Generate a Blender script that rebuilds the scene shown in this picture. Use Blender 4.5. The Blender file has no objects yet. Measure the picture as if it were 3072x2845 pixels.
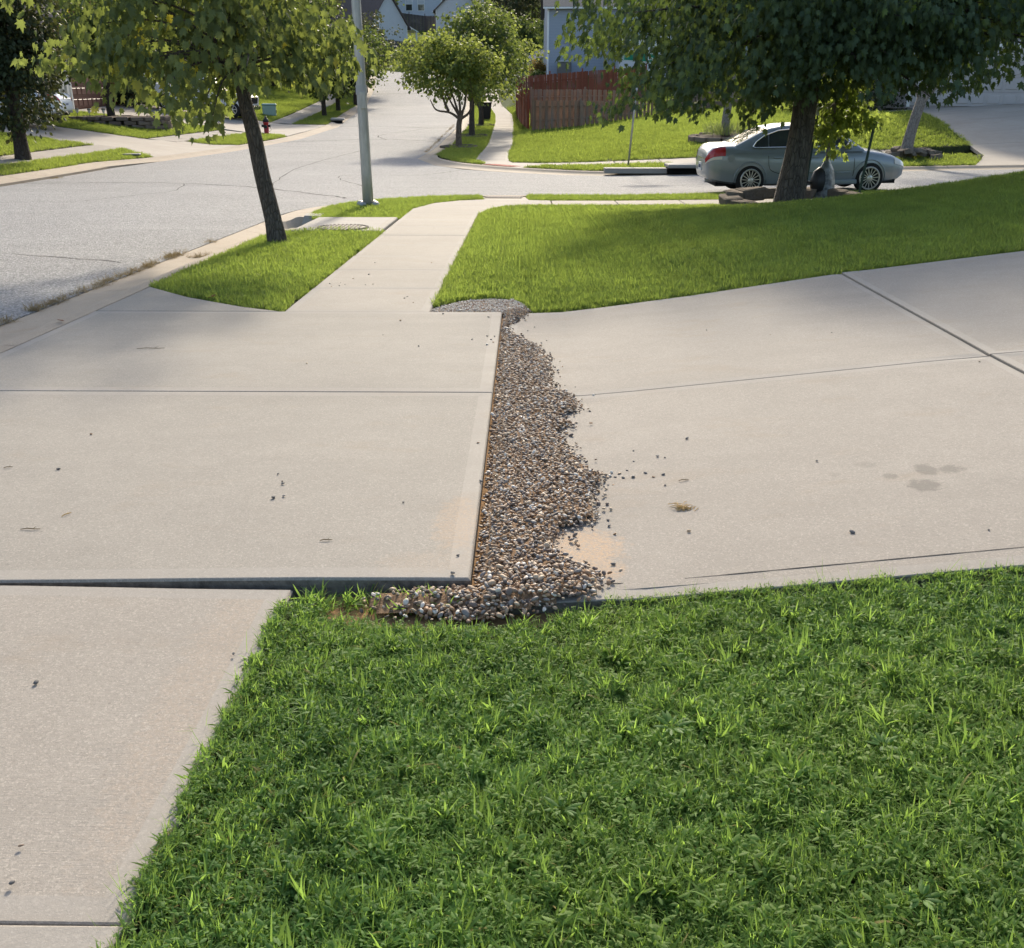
import bpy, bmesh, math, random
import numpy as np
from mathutils import Vector, Matrix, Euler

# ---------------------------------------------------------------- camera, sky, sun, exposure
scene = bpy.context.scene
COL = scene.collection
PITCH = 21.676; YAW = 0.686
cam_d = bpy.data.cameras.new('camera'); cam = bpy.data.objects.new('camera', cam_d); COL.objects.link(cam)
cam.location = (0, 0, 1.6)
cam.rotation_euler = (math.radians(90 - PITCH), 0, math.radians(YAW))
cam_d.sensor_fit = 'HORIZONTAL'; cam_d.sensor_width = 36.0
cam_d.lens = 36.0 * 2950.0 / 3072.0
cam_d.clip_start = 0.05; cam_d.clip_end = 1500
scene.camera = cam

SUN_EL = 28.0; SUN_AZ = 3.0            # azimuth measured from +Y towards +X
world = bpy.data.worlds.new('World'); scene.world = world; world.use_nodes = True
wn = world.node_tree.nodes; wl = world.node_tree.links
bg = wn['Background']; bg.inputs["Strength"].default_value = 0.15
sky = wn.new('ShaderNodeTexSky'); sky.sky_type = 'NISHITA'; sky.sun_disc = False
sky.sun_elevation = math.radians(SUN_EL); sky.sun_rotation = math.radians(SUN_AZ)
sky.air_density = 1.0; sky.dust_density = 2.5; sky.ozone_density = 1.0
wl.new(sky.outputs[0], bg.inputs[0])
sun_d = bpy.data.lights.new('sun', 'SUN'); sun = bpy.data.objects.new('sun', sun_d); COL.objects.link(sun)
sun_d.energy = 3.0; sun_d.angle = math.radians(4.0); sun_d.color = (1.0, 0.90, 0.74)
_e, _a = math.radians(SUN_EL), math.radians(SUN_AZ)
SUNV = Vector((math.sin(_a) * math.cos(_e), math.cos(_a) * math.cos(_e), math.sin(_e)))
sun.rotation_euler = (-SUNV).to_track_quat('-Z', 'Y').to_euler()
sun.location = SUNV * 80
vs = scene.view_settings
vs.view_transform = 'Standard'; vs.look = 'None'; vs.gamma = 1.0; vs.use_curve_mapping = False
vs.exposure = 0.92
scene.cycles.max_bounces = 5; scene.cycles.diffuse_bounces = 3; scene.cycles.glossy_bounces = 2; scene.cycles.transparent_max_bounces = 6
scene.cycles.caustics_reflective = False; scene.cycles.caustics_refractive = False
scene.cycles.transmission_bounces = 4

rng = np.random.default_rng(11); random.seed(11)

# ---------------------------------------------------------------- terrain heights
_py = np.array([-50, 0, 10, 20, 26, 33, 43, 57, 83, 98, 114, 130, 145, 160, 200, 400.])
_pz = np.array([1.6, 0, -.32, -.64, -.82, -.93, -.95, -.62, 0, 1.3, 3.0, 5.9, 7.8, 10.2, 17., 38.])
def ss(a, b, t):
    t = np.clip((np.asarray(t, float) - a) / (b - a), 0, 1); return t * t * (3 - 2 * t)
_gy = np.arange(-40, 400, .25)
_gz = np.interp(_gy, _py, _pz)
_k = np.ones(17) / 17.0
_gs = np.convolve(np.pad(_gz, 8, mode='edge'), _k, mode='valid')
_gs = np.where(_gy < 18, _gz, _gs)
def zt(x, y):
    x = np.asarray(x, float); y = np.asarray(y, float)
    z = np.interp(y, _gy, _gs)
    z = z + (.10 + .010 * ss(9.5, 13, y) * ss(5, 8, x)) * np.maximum(0, x - .4) * (1 - ss(0, 1, (y - 14.8 - .22 * np.clip(x - 4, 0, 6)) / (5.1 - .22 * np.clip(x - 4, 0, 6)))) / (1 + .012 * np.maximum(0, x - 10) ** 1.5)
    z = z + 2.0 * ss(74.5, 81, y) * ss(-1.4, .6, x)
    z = z + .018 * np.clip(x - 2, 0, 30) * ss(18, 23, y)
    z = z + .075 * np.clip(x + .5, 0, 22) * ss(31, 41, y) * (1 - .5 * ss(70, 110, y))
    z = z + .125 * np.clip(-13.8 - x, 0, 9)
    return z
def Z(x, y): return float(zt(x, y))

# ---------------------------------------------------------------- object helpers
def tag(o, label=None, cat=None, group=None, kind=None):
    if label: o['label'] = label
    if cat: o['category'] = cat
    if group: o['group'] = group
    if kind: o['kind'] = kind
    return o
def empty(name, loc=(0, 0, 0), rz=0.0, label=None, cat=None, group=None, kind=None, parent=None):
    o = bpy.data.objects.new(name, None); COL.objects.link(o)
    o.location = loc; o.rotation_euler = (0, 0, rz); o.empty_display_size = .1
    if parent: o.parent = parent
    return tag(o, label, cat, group, kind)
def link(name, me, parent=None, loc=None, rot=None):
    o = bpy.data.objects.new(name, me); COL.objects.link(o)
    if parent: o.parent = parent
    if loc is not None: o.location = loc
    if rot is not None: o.rotation_euler = rot
    return o
def mesh(name, V, F, mats, smooth=False, attr=None, mi=None):
    me = bpy.data.meshes.new(name)
    me.from_pydata([tuple(v) for v in V], [], [tuple(f) for f in F])
    for m in (mats if isinstance(mats, (list, tuple)) else [mats]): me.materials.append(m)
    if mi is not None: me.polygons.foreach_set('material_index', np.asarray(mi, np.int32))
    if smooth: me.polygons.foreach_set('use_smooth', np.ones(len(me.polygons), bool))
    if attr is not None:
        a = me.attributes.new('rnd', 'FLOAT', 'POINT'); a.data.foreach_set('value', np.asarray(attr, np.float32))
    me.update(); return me
def trimesh(name, V, T, mats, smooth=False, attr=None):
    V = np.asarray(V, np.float32); T = np.asarray(T, np.int32)
    me = bpy.data.meshes.new(name)
    me.vertices.add(len(V)); me.vertices.foreach_set('co', V.ravel())
    me.loops.add(T.size); me.loops.foreach_set('vertex_index', T.ravel())
    n = T.shape[1]
    me.polygons.add(len(T)); me.polygons.foreach_set('loop_start', np.arange(0, T.size, n, dtype=np.int32))
    try: me.polygons.foreach_set('loop_total', np.full(len(T), n, np.int32))
    except Exception: pass
    me.materials.append(mats)
    if smooth: me.polygons.foreach_set('use_smooth', np.ones(len(T), bool))
    if attr is not None:
        a = me.attributes.new('rnd', 'FLOAT', 'POINT'); a.data.foreach_set('value', np.asarray(attr, np.float32))
    me.update(calc_edges=True); me.validate(); return me
class MB:
    """collects shapes into one mesh"""
    def __init__(s): s.V = []; s.F = []; s.A = []
    def add(s, V, F, a=0.5):
        n = len(s.V); s.V += [tuple(v) for v in V]; s.F += [tuple(i + n for i in f) for f in F]; s.A += [a] * len(V); return s
    def box(s, c, d, rz=0, M=None, a=.5):
        x, y, z = d[0] / 2, d[1] / 2, d[2] / 2
        V = [(-x, -y, -z), (x, -y, -z), (x, y, -z), (-x, y, -z), (-x, -y, z), (x, -y, z), (x, y, z), (-x, y, z)]
        R = M or Matrix.Rotation(rz, 3, 'Z')
        V = [R @ Vector(v) + Vector(c) for v in V]
        return s.add(V, [(0, 3, 2, 1), (4, 5, 6, 7), (0, 1, 5, 4), (1, 2, 6, 5), (2, 3, 7, 6), (3, 0, 4, 7)], a)
    def bbox(s, c, d, b=.01, rz=0, M=None, a=.5):
        """box with chamfered edges"""
        x, y, z = d[0] / 2, d[1] / 2, d[2] / 2; b = min(b, x * .9, y * .9, z * .9)
        bm = bmesh.new(); bmesh.ops.create_cube(bm, size=1)
        for v in bm.verts: v.co = Vector((v.co.x * d[0], v.co.y * d[1], v.co.z * d[2]))
        bmesh.ops.bevel(bm, geom=list(bm.edges), offset=b, segments=1, profile=.5, affect='EDGES')
        R = M or Matrix.Rotation(rz, 3, 'Z'); bm.verts.index_update()
        V = [R @ v.co + Vector(c) for v in bm.verts]; F = [[v.index for v in f.verts] for f in bm.faces]; bm.free()
        return s.add(V, F, a)
    def tube(s, pts, rad, n=8, cap=True, a=.5):
        V, F = tube(pts, rad, n, cap); return s.add(V, F, a)
    def prism(s, poly, h, M=None, a=.5):
        """poly: list of (x,y) extruded 0..h in z, then M"""
        n = len(poly); V = [Vector((p[0], p[1], 0)) for p in poly] + [Vector((p[0], p[1], h)) for p in poly]
        if M: V = [M @ v for v in V]
        F = [tuple(range(n - 1, -1, -1)), tuple(range(n, 2 * n))] + [(i, (i + 1) % n, n + (i + 1) % n, n + i) for i in range(n)]
        return s.add(V, F, a)
    def lathe(s, prof, n=16, c=(0, 0, 0), M=None, a=.5):
        V = []; F = []
        for r, z in prof:
            for k in range(n):
                t = 2 * math.pi * k / n; V.append(Vector((r * math.cos(t), r * math.sin(t), z)))
        for i in range(len(prof) - 1):
            for k in range(n):
                F.append((i * n + k, i * n + (k + 1) % n, (i + 1) * n + (k + 1) % n, (i + 1) * n + k))
        F.append(tuple(range(n - 1, -1, -1))); F.append(tuple((len(prof) - 1) * n + k for k in range(n)))
        if M: V = [M @ v for v in V]
        V = [v + Vector(c) for v in V]
        return s.add(V, F, a)
    def build(s, name, mat, parent=None, smooth=False, loc=None, rot=None, attr=False):
        me = mesh(name, s.V, s.F, mat, smooth, s.A if attr else None)
        return link(name, me, parent, loc, rot)
def tube(pts, rad, n=8, cap=True):
    P = [Vector(p) for p in pts]; m = len(P)
    rad = rad if hasattr(rad, '__len__') else [rad] * m
    V = []; F = []; u = None
    for i in range(m):
        t = (P[min(i + 1, m - 1)] - P[max(i - 1, 0)]).normalized()
        if u is None: u = t.orthogonal().normalized()
        else:
            u = u - t * u.dot(t); u = u.normalized() if u.length > 1e-6 else t.orthogonal().normalized()
        w = t.cross(u)
        for k in range(n):
            an = 2 * math.pi * k / n; V.append(P[i] + (u * math.cos(an) + w * math.sin(an)) * rad[i])
    for i in range(m - 1):
        for k in range(n):
            F.append((i * n + k, i * n + (k + 1) % n, (i + 1) * n + (k + 1) % n, (i + 1) * n + k))
    if cap: F.append(tuple(range(n - 1, -1, -1))); F.append(tuple((m - 1) * n + k for k in range(n)))
    return V, F
def catmull(P, n=8):
    P = [Vector(p) for p in P]; Q = [P[0] * 2 - P[1]] + P + [P[-1] * 2 - P[-2]]; out = []
    for i in range(1, len(Q) - 2):
        for k in range(n):
            t = k / n; a, b, c, d = Q[i - 1], Q[i], Q[i + 1], Q[i + 2]
            out.append(.5 * ((2 * b) + (c - a) * t + (2 * a - 5 * b + 4 * c - d) * t * t + (3 * b - a - 3 * c + d) * t ** 3))
    out.append(P[-1]); return out
def copy_tree(o, parent=None):
    c = o.copy(); COL.objects.link(c); c.parent = parent
    for ch in list(o.children): copy_tree(ch, c)
    return c

# ---------------------------------------------------------------- materials
def lin(r, g, b): return tuple(((c / 255) / 12.92 if c / 255 <= .04045 else ((c / 255 + .055) / 1.055) ** 2.4) for c in (r, g, b)) + (1,)
class NT:
    def __init__(s, name, rough=.8, spec=.5):
        s.m = bpy.data.materials.new(name); s.m.use_nodes = True
        s.n = s.m.node_tree.nodes; s.l = s.m.node_tree.links
        s.b = s.n['Principled BSDF']; s.b.inputs['Roughness'].default_value = rough
        s.b.inputs['Specular IOR Level'].default_value = spec
    def node(s, t, **kw):
        x = s.n.new(t)
        for k, v in kw.items(): setattr(x, k, v)
        return x
    def con(s, a, b): s.l.new(a, b)
    def pos(s):
        if not hasattr(s, '_p'): s._p = s.node('ShaderNodeNewGeometry').outputs['Position']
        return s._p
    def mapping(s, scale, src=None, loc=(0, 0, 0)):
        m = s.node('ShaderNodeMapping'); m.inputs['Scale'].default_value = scale; m.inputs['Location'].default_value = loc
        s.con(src or s.pos(), m.inputs[0]); return m.outputs[0]
    def noise(s, scale, detail=4, rough=.55, src=None, col=False):
        x = s.node('ShaderNodeTexNoise'); x.inputs['Scale'].default_value = scale; x.inputs['Detail'].default_value = detail
        x.inputs['Roughness'].default_value = rough; s.con(src or s.pos(), x.inputs['Vector'])
        return x.outputs['Color' if col else 'Fac']
    def vor(s, scale, src=None, out='Distance', feature='F1'):
        x = s.node('ShaderNodeTexVoronoi', feature=feature); x.inputs['Scale'].default_value = scale
        s.con(src or s.pos(), x.inputs['Vector']); return x.outputs[out]
    def ramp(s, fac, stops, interp='LINEAR'):
        r = s.node('ShaderNodeValToRGB'); r.color_ramp.interpolation = interp
        e = r.color_ramp.elements
        while len(e) < len(stops): e.new(.5)
        for el, (p, c) in zip(e, stops): el.position = p; el.color = c if len(c) == 4 else tuple(c) + (1,)
        s.con(fac, r.inputs[0]); return r.outputs[0]
    def range(s, fac, a, b, c=0, d=1):
        r = s.node('ShaderNodeMapRange'); r.inputs[1].default_value = a; r.inputs[2].default_value = b
        r.inputs[3].default_value = c; r.inputs[4].default_value = d; s.con(fac, r.inputs[0]); return r.outputs[0]
    def mix(s, fac, a, b, mode='MIX'):
        x = s.node('ShaderNodeMix', data_type='RGBA', blend_type=mode)
        for src, i in ((fac, 0), (a, 6), (b, 7)):
            if isinstance(src, (int, float)): x.inputs[i].default_value = src
            elif isinstance(src, tuple): x.inputs[i].default_value = src if len(src) == 4 else src + (1,)
            else: s.con(src, x.inputs[i])
        return x.outputs[2]
    def math(s, op, a, b=0.0):
        x = s.node('ShaderNodeMath', operation=op)
        for i, v in enumerate((a, b)):
            if isinstance(v, (int, float)): x.inputs[i].default_value = v
            else: s.con(v, x.inputs[i])
        return x.outputs[0]
    def sep(s, src=None):
        x = s.node('ShaderNodeSeparateXYZ'); s.con(src or s.pos(), x.inputs[0]); return x.outputs
    def bump(s, h, strength=.5, dist=.01):
        b = s.node('ShaderNodeBump'); b.inputs['Strength'].default_value = strength; b.inputs['Distance'].default_value = dist
        s.con(h, b.inputs['Height']); s.con(b.outputs[0], s.b.inputs['Normal']); return b
    def color(s, c):
        if isinstance(c, tuple): s.b.inputs['Base Color'].default_value = c if len(c) == 4 else c + (1,)
        else: s.con(c, s.b.inputs['Base Color'])
    def attr(s, name='rnd'):
        a = s.node('ShaderNodeAttribute', attribute_name=name); return a.outputs['Fac']
    def orand(s): return s.node('ShaderNodeObjectInfo').outputs['Random']

def spots_mask(t, spots):
    """wet or sandy spots at fixed ground places: (x, y, rx, ry, strength); soft noisy rims"""
    xyz = t.sep(); nz = t.noise(26, 5, .7); acc = None
    for (x, y, rx, ry, st) in spots:
        dx = t.math('DIVIDE', t.math('SUBTRACT', xyz[0], x), rx); dy = t.math('DIVIDE', t.math('SUBTRACT', xyz[1], y), ry)
        d = t.math('ADD', t.math('MULTIPLY', dx, dx), t.math('MULTIPLY', dy, dy))
        d = t.math('ADD', d, t.math('MULTIPLY', t.math('SUBTRACT', nz, .5), 3.4))
        m = t.range(d, 1.25, .45, 0, st)
        acc = m if acc is None else t.math('MAXIMUM', acc, m)
    return acc
def concrete(name, c1, c2, speck=.5, broom=.5, wet=None, sand=None, bump=.35):
    t = NT(name, .86, .35)
    big = t.noise(.55, 5, .6); mid = t.noise(5, 5, .65); fine = t.noise(75, 4, .8); grit = t.noise(190, 2, .7)
    cell = t.sep(t.vor(135, out='Color'))[0]; cell2 = t.sep(t.vor(150, out='Color'))[1]
    base = t.mix(t.range(big, .32, .68), c1, c2)
    base = t.mix(t.range(mid, .3, .75, 0, .45), base, tuple(.84 * c for c in c1[:3]))
    base = t.mix(t.range(cell, .55, 1.0, 0, speck * .55), base, tuple(.55 * c for c in c1[:3]))
    base = t.mix(t.range(cell2, .80, .95, 0, speck * .6), base, tuple(min(1, 1.5 * c) for c in c2[:3]))
    base = t.mix(t.range(fine, .40, .30, 0, speck), base, tuple(.55 * c for c in c1[:3]))
    base = t.mix(t.range(grit, .60, .70, 0, speck), base, tuple(min(1, 1.75 * c) for c in c2[:3]))
    st = t.noise(1.4, 6, .7, src=t.mapping((1, 2.2, 1), loc=(7, 3, 0)))
    base = t.mix(t.range(st, .56, .74, 0, .38), base, tuple(a * b for a, b in zip(c1[:3], (.92, .78, .62))))
    ty = t.noise(1.1, 4, .6, src=t.mapping((.22, 1.5, 1), loc=(2, 9, 0)))
    base = t.mix(t.range(ty, .50, .72, 0, .30), base, tuple(.72 * c for c in c1[:3]))
    dk = t.noise(32, 3, .6); base = t.mix(t.range(dk, .70, .76, 0, .5), base, tuple(.5 * c for c in c1[:3]))
    if wet: base = t.mix(spots_mask(t, wet), base, tuple(.42 * c for c in c1[:3]))
    if sand: base = t.mix(t.math('MULTIPLY', spots_mask(t, sand), t.range(fine, .40, .56, .1, 1.0)), base, lin(176, 148, 118))
    t.color(base)
    br = t.noise(9, 3, .6, src=t.mapping((1.2, 34, 1)))
    h = t.math('ADD', t.math('MULTIPLY', fine, .8), t.math('MULTIPLY', br, broom)); h = t.math('ADD', h, t.math('MULTIPLY', grit, .5))
    t.bump(h, bump, .006)
    return t.m
def plain(name, c, rough=.6, spec=.5, metal=0, noise=0, nscale=30, bump=0, coat=0):
    t = NT(name, rough, spec); t.b.inputs['Metallic'].default_value = metal
    if coat: t.b.inputs['Coat Weight'].default_value = coat; t.b.inputs['Coat Roughness'].default_value = .04
    if noise:
        n = t.noise(nscale, 5, .65); t.color(t.mix(t.range(n, .3, .7), tuple(x * (1 - noise) for x in c[:3]), tuple(min(1, x * (1 + noise)) for x in c[:3])))
        if bump: t.bump(n, bump, .01)
    else: t.color(c)
    return t.m
def leafmat(name, dark, light, trans, tw=.45, attr=True, gloss=.55, yellow=None):
    t = NT(name, gloss, .22); out = t.n['Material Output']
    r = t.attr() if attr else t.orand()
    n = t.noise(.9, 3)
    f = t.math('ADD', t.math('MULTIPLY', r, .75), t.math('MULTIPLY', n, .25))
    c = t.mix(t.range(f, .15, .85), dark, light)
    if yellow: c = t.mix(t.range(r, .955, .99), c, yellow)
    t.color(c)
    tr = t.node('ShaderNodeBsdfTranslucent')
    tc = t.mix(t.range(r, .1, .9), tuple(.75 * x for x in trans[:3]), trans)
    if yellow: tc = t.mix(t.range(r, .94, .985), tc, tuple(min(1, 1.6 * x) for x in yellow[:3]))
    t.con(tc, tr.inputs[0])
    mx = t.node('ShaderNodeMixShader'); mx.inputs[0].default_value = tw
    t.con(t.b.outputs[0], mx.inputs[1]); t.con(tr.outputs[0], mx.inputs[2]); t.con(mx.outputs[0], out.inputs[0])
    return t.m
def grassmat(name, dark, light, trans, patch=1.2, straw=.04, tw=.4, ystart=.5):
    t = NT(name, .6, .18); out = t.n['Material Output']
    r = t.orand(); a = t.attr(); n = t.noise(patch, 4, .6); n2 = t.noise(patch * .22, 3, .5)
    f = t.math('ADD', t.math('MULTIPLY', a, .45), t.math('ADD', t.math('MULTIPLY', r, .2), t.math('MULTIPLY', n, .35)))
    c = t.mix(t.range(f, .25, .75), dark, light)
    c = t.mix(t.range(n2, .42, .66, 0, .65), c, tuple(x * k for x, k in zip(light[:3], (1.35, 1.08, .8))))
    c = t.mix(t.range(a, 1 - straw, 1 - straw + .004), c, lin(150, 132, 84))
    t.color(c)
    tr = t.node('ShaderNodeBsdfTranslucent'); t.con(t.mix(t.range(f, .25, .75), tuple(.7 * x for x in trans[:3]), trans), tr.inputs[0])
    mx = t.node('ShaderNodeMixShader'); mx.inputs[0].default_value = tw
    t.con(t.b.outputs[0], mx.inputs[1]); t.con(tr.outputs[0], mx.inputs[2]); t.con(mx.outputs[0], out.inputs[0])
    return t.m
def bark(name, c1, c2, scale=22, depth=.8):
    t = NT(name, .92, .2)
    v = t.mapping((1, 1, .22)); n = t.noise(scale, 6, .7, src=v); n2 = t.noise(5, 4, .6)
    cr = t.vor(scale * 1.1, src=t.mapping((1, 1, .28)), feature='DISTANCE_TO_EDGE')
    c = t.mix(t.range(n, .32, .66), c1, c2); c = t.mix(t.range(n2, .55, .75, 0, .4), c, tuple(1.35 * x for x in c2[:3]))
    c = t.mix(t.range(cr, .10, .0, 0, .65), c, tuple(.35 * x for x in c1[:3]))
    t.color(c); t.bump(t.math('ADD', n, t.range(cr, 0, .25)), depth, .03); return t.m
def siding(name, c, pitch=.115, vert=False, amt=.6):
    t = NT(name, .6, .3); xyz = t.sep(t.node('ShaderNodeTexCoord').outputs['Object'])
    f = t.math('FRACT', t.math('DIVIDE', xyz[2] if not vert else t.math('ADD', xyz[0], xyz[1]), pitch))
    n = t.noise(2.5, 4)
    col = t.mix(t.range(n, .3, .7, 0, .25), c, tuple(.82 * x for x in c[:3]))
    col = t.mix(t.range(f, .09, .0, 0, .55), col, tuple(.4 * x for x in c[:3]))
    t.color(col); t.bump(f, amt, .02); return t.m
def shingles(name, c):
    t = NT(name, .9, .2); v = t.node('ShaderNodeTexCoord').outputs['Object']
    b = t.node('ShaderNodeTexBrick'); b.inputs['Scale'].default_value = 3.2; b.inputs['Mortar Size'].default_value = .012
    b.inputs['Color1'].default_value = tuple(c[:3]) + (1,); b.inputs['Color2'].default_value = tuple(.7 * x for x in c[:3]) + (1,)
    b.inputs['Mortar'].default_value = tuple(.35 * x for x in c[:3]) + (1,); t.con(v, b.inputs['Vector'])
    t.color(t.mix(t.range(t.noise(30, 4), .3, .7, 0, .4), b.outputs[0], tuple(1.25 * x for x in c[:3]))); return t.m
def woodmat(name, c1, c2, rough=.85):
    t = NT(name, rough, .2); r = t.orand()
    co = t.node('ShaderNodeTexCoord').outputs['Object']
    n = t.noise(9, 6, .7, src=t.mapping((6, 6, .35), co)); n2 = t.noise(1.2, 3)
    c = t.mix(t.range(n, .3, .7), c1, c2); c = t.mix(t.math('MULTIPLY', r, .6), c, tuple(.6 * x for x in c1[:3]))
    c = t.mix(t.range(n2, .5, .72, 0, .5), c, (.22, .20, .18)); t.color(c); t.bump(n, .5, .01); return t.m

M = {}
WET = [(1.79, 4.08, .050, .075, .55), (1.885, 4.06, .06, .05, .5), (1.617, 4.04, .032, .035, .45), (1.716, 3.90, .07, .075, .6), (1.56, 4.20, .045, .04, .25), (1.395, 4.12, .03, .03, .2)]
SAND = [(.25, 3.52, .15, .20, .85), (.29, 3.32, .10, .10, .7), (-.27, 3.72, .10, .30, .42), (-.36, 3.32, .2, .1, .15)]
M['conc_a'] = concrete('concrete_driveway', (.258, .233, .196, 1), (.304, .274, .230, 1), sand=SAND)
M['conc_m'] = concrete('concrete_tooled_margin', (.295, .266, .226, 1), (.340, .306, .258, 1), .25, .12, sand=SAND, bump=.22)
M['conc_r'] = concrete('concrete_driveway_pinkish', (.268, .238, .199, 1), (.312, .277, .232, 1), wet=WET, sand=SAND)
M['conc_w'] = concrete('concrete_sidewalk', (.278, .247, .206, 1), (.320, .284, .237, 1), sand=[(-.95, 2.6, .14, .9, .16)])
M['conc_f'] = concrete('concrete_far', (.330, .288, .236, 1), (.390, .345, .288, 1), .2, .1)
M['gutter'] = concrete('concrete_gutter', (.330, .268, .195, 1), (.385, .318, .240, 1), .4, .1)
M['curbgrey'] = concrete('concrete_inlet', (.310, .285, .250, 1), (.360, .330, .290, 1), .35, .1)
t = NT('asphalt', .85, .35)
ag = t.vor(48, out='Color'); ag2 = t.vor(120, out='Color'); big = t.noise(.35, 5, .6); fine = t.noise(60, 4, .85); st = t.noise(.5, 5, .65, src=t.mapping((.35, 2.0, 1)))
c = t.mix(t.range(big, .3, .7), (.190, .187, .184), (.250, .245, .238))
c = t.mix(t.range(t.sep(ag)[0], .35, 1.0, 0, .75), c, (.46, .45, .43)); c = t.mix(t.range(t.sep(ag)[1], .6, 1.0, 0, .7), c, (.08, .079, .078))
c = t.mix(t.range(t.sep(ag2)[0], .6, 1.0, 0, .5), c, (.10, .098, .096)); c = t.mix(t.range(fine, .44, .32, 0, .6), c, (.085, .083, .08))
c = t.mix(t.range(st, .52, .72, 0, .3), c, (.36, .35, .33)); t.color(c)
t.bump(t.math('ADD', fine, t.vor(48)), .7, .015); M['asphalt'] = t.m
M['conc_edge'] = plain('concrete_edge_dark', (.15, .132, .11), .95, .1, noise=.45, nscale=25, bump=.7)  # darker brown-grey tone for the side faces of the slabs
M['crack'] = plain('road_crack', (.05, .048, .045), .95, .1)
M['soil'] = plain('lawn_soil', (.045, .052, .022), .95, .1, noise=.45, nscale=9, bump=.4)
M['dirt'] = plain('bare_dirt', lin(142, 112, 80)[:3], .95, .1, noise=.35, nscale=22, bump=.6)
t = NT('ground_grass', .95, .1); n = t.noise(1.2, 6, .7); n2 = t.noise(14, 4, .8); n3 = t.noise(.12, 3)
c = t.mix(t.range(n, .3, .7), (.055, .088, .022), (.095, .125, .035)); c = t.mix(t.range(n2, .35, .7, 0, .6), c, (.035, .06, .014))
c = t.mix(t.range(n3, .4, .7, 0, .5), c, (.12, .14, .04)); t.color(c); t.bump(n2, .8, .06); M['ground'] = t.m

# ---------------------------------------------------------------- ground and paving
def poly_bm(poly, step):
    bm = bmesh.new()
    vs_ = [bm.verts.new((p[0], p[1], 0)) for p in poly]
    f = bm.faces.new(vs_); bm.normal_update()
    if f.normal.z < 0: f.normal_flip()
    bmesh.ops.triangulate(bm, faces=[f])
    xs = [p[0] for p in poly]; ys = [p[1] for p in poly]
    for ax, lo, hi in ((0, min(xs), max(xs)), (1, min(ys), max(ys))):
        k = math.ceil((lo + 1e-4) / step)
        while k * step < hi - 1e-4:
            co = [0, 0, 0]; no = [0, 0, 0]; co[ax] = k * step + .00137; no[ax] = 1
            bmesh.ops.bisect_plane(bm, geom=list(bm.verts) + list(bm.edges) + list(bm.faces), dist=1e-5, plane_co=co, plane_no=no)
            k += 1
    return bm
def shrink(poly, d):
    n = len(poly); ar = sum(poly[i][0] * poly[(i + 1) % n][1] - poly[(i + 1) % n][0] * poly[i][1] for i in range(n))
    sg = 1 if ar > 0 else -1; out = []
    for i in range(n):
        a, b, c = Vector(poly[i - 1]).to_2d(), Vector(poly[i]).to_2d(), Vector(poly[(i + 1) % n]).to_2d()
        e1 = (b - a).normalized(); e2 = (c - b).normalized()
        n1 = Vector((-e1.y, e1.x)) * sg; n2 = Vector((-e2.y, e2.x)) * sg
        m = n1 + n2; m = m / max(.25, 1 + n1.dot(n2)); out.append((b.x + m.x * d, b.y + m.y * d))
    return out
def slab(name, poly, mats, step=1.0, off=0.0, th=.10, cham=0.0, margin=0.0, zf=None, parent=None, smooth=False, side=False):
    zf = zf or (lambda x, y: zt(x, y) + off)
    tot = cham + margin
    bm = poly_bm(shrink(poly, tot) if tot else poly, step)
    bm.faces.ensure_lookup_table()
    for v in bm.verts: v.co.z = float(zf(v.co.x, v.co.y))
    rings = []
    if margin: rings.append((margin, -.0004, 1))
    if cham: rings += [(cham * .45, -cham * .22, 0), (cham * .55, -cham * .8, 0)]
    rings.append((0, -th, 2 if side else 0))
    bnd = [e for e in bm.edges if len(e.link_faces) == 1]
    nrm = {}; pairs = []
    for e in bnd:
        a, b = e.verts; f = e.link_faces[0]; lp = [l for l in f.loops if l.edge == e][0]
        v1, v2 = lp.vert, lp.link_loop_next.vert
        d = (v2.co - v1.co); d.z = 0; d.normalize(); nn = Vector((d.y, -d.x, 0))
        pairs.append((v1, v2))
        for v in (v1, v2): nrm.setdefault(v, []).append(nn)
    mit = {v: (sum(l, Vector()) / max(.25, 1 + (l[0].dot(l[1]) if len(l) > 1 else 1))) for v, l in nrm.items()}
    cur = {v: v for v in mit}
    for (dx, dz, m_i) in rings:
        new = {v: bm.verts.new(cur[v].co + mit[v] * dx + Vector((0, 0, dz))) for v in mit}
        for v1, v2 in pairs:
            f = bm.faces.new((cur[v1], new[v1], new[v2], cur[v2])); f.material_index = m_i
        cur = new
    bm.normal_update()
    bmesh.ops.recalc_face_normals(bm, faces=list(bm.faces)) if False else None
    me = bpy.data.meshes.new(name); bm.to_mesh(me); bm.free()
    for m in (mats if isinstance(mats, list) else [mats]): me.materials.append(m)
    return link(name, me, parent)

# the ground sheet (under everything, reaches the far hills)
gx = np.concatenate([np.arange(-300, -40, 20), np.arange(-40, 40, 1.6), np.arange(40, 301, 20)])
gy = np.concatenate([np.arange(-60, -8, 10), np.arange(-8, 140, 1.6), np.arange(140, 390, 10)])
GX, GY = np.meshgrid(gx, gy); GZ = zt(GX, GY) - .34 + .20 * ss(60, 80, GY)
nx, ny = len(gx), len(gy)
ii = (np.arange(ny - 1)[:, None] * nx + np.arange(nx - 1)[None, :]).ravel()
Q = np.stack([ii, ii + 1, ii + nx + 1, ii + nx], 1)
tag(link('ground', trimesh('ground', np.stack([GX, GY, GZ], -1).reshape(-1, 3), Q, M['ground'], True)), kind='structure')

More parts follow.
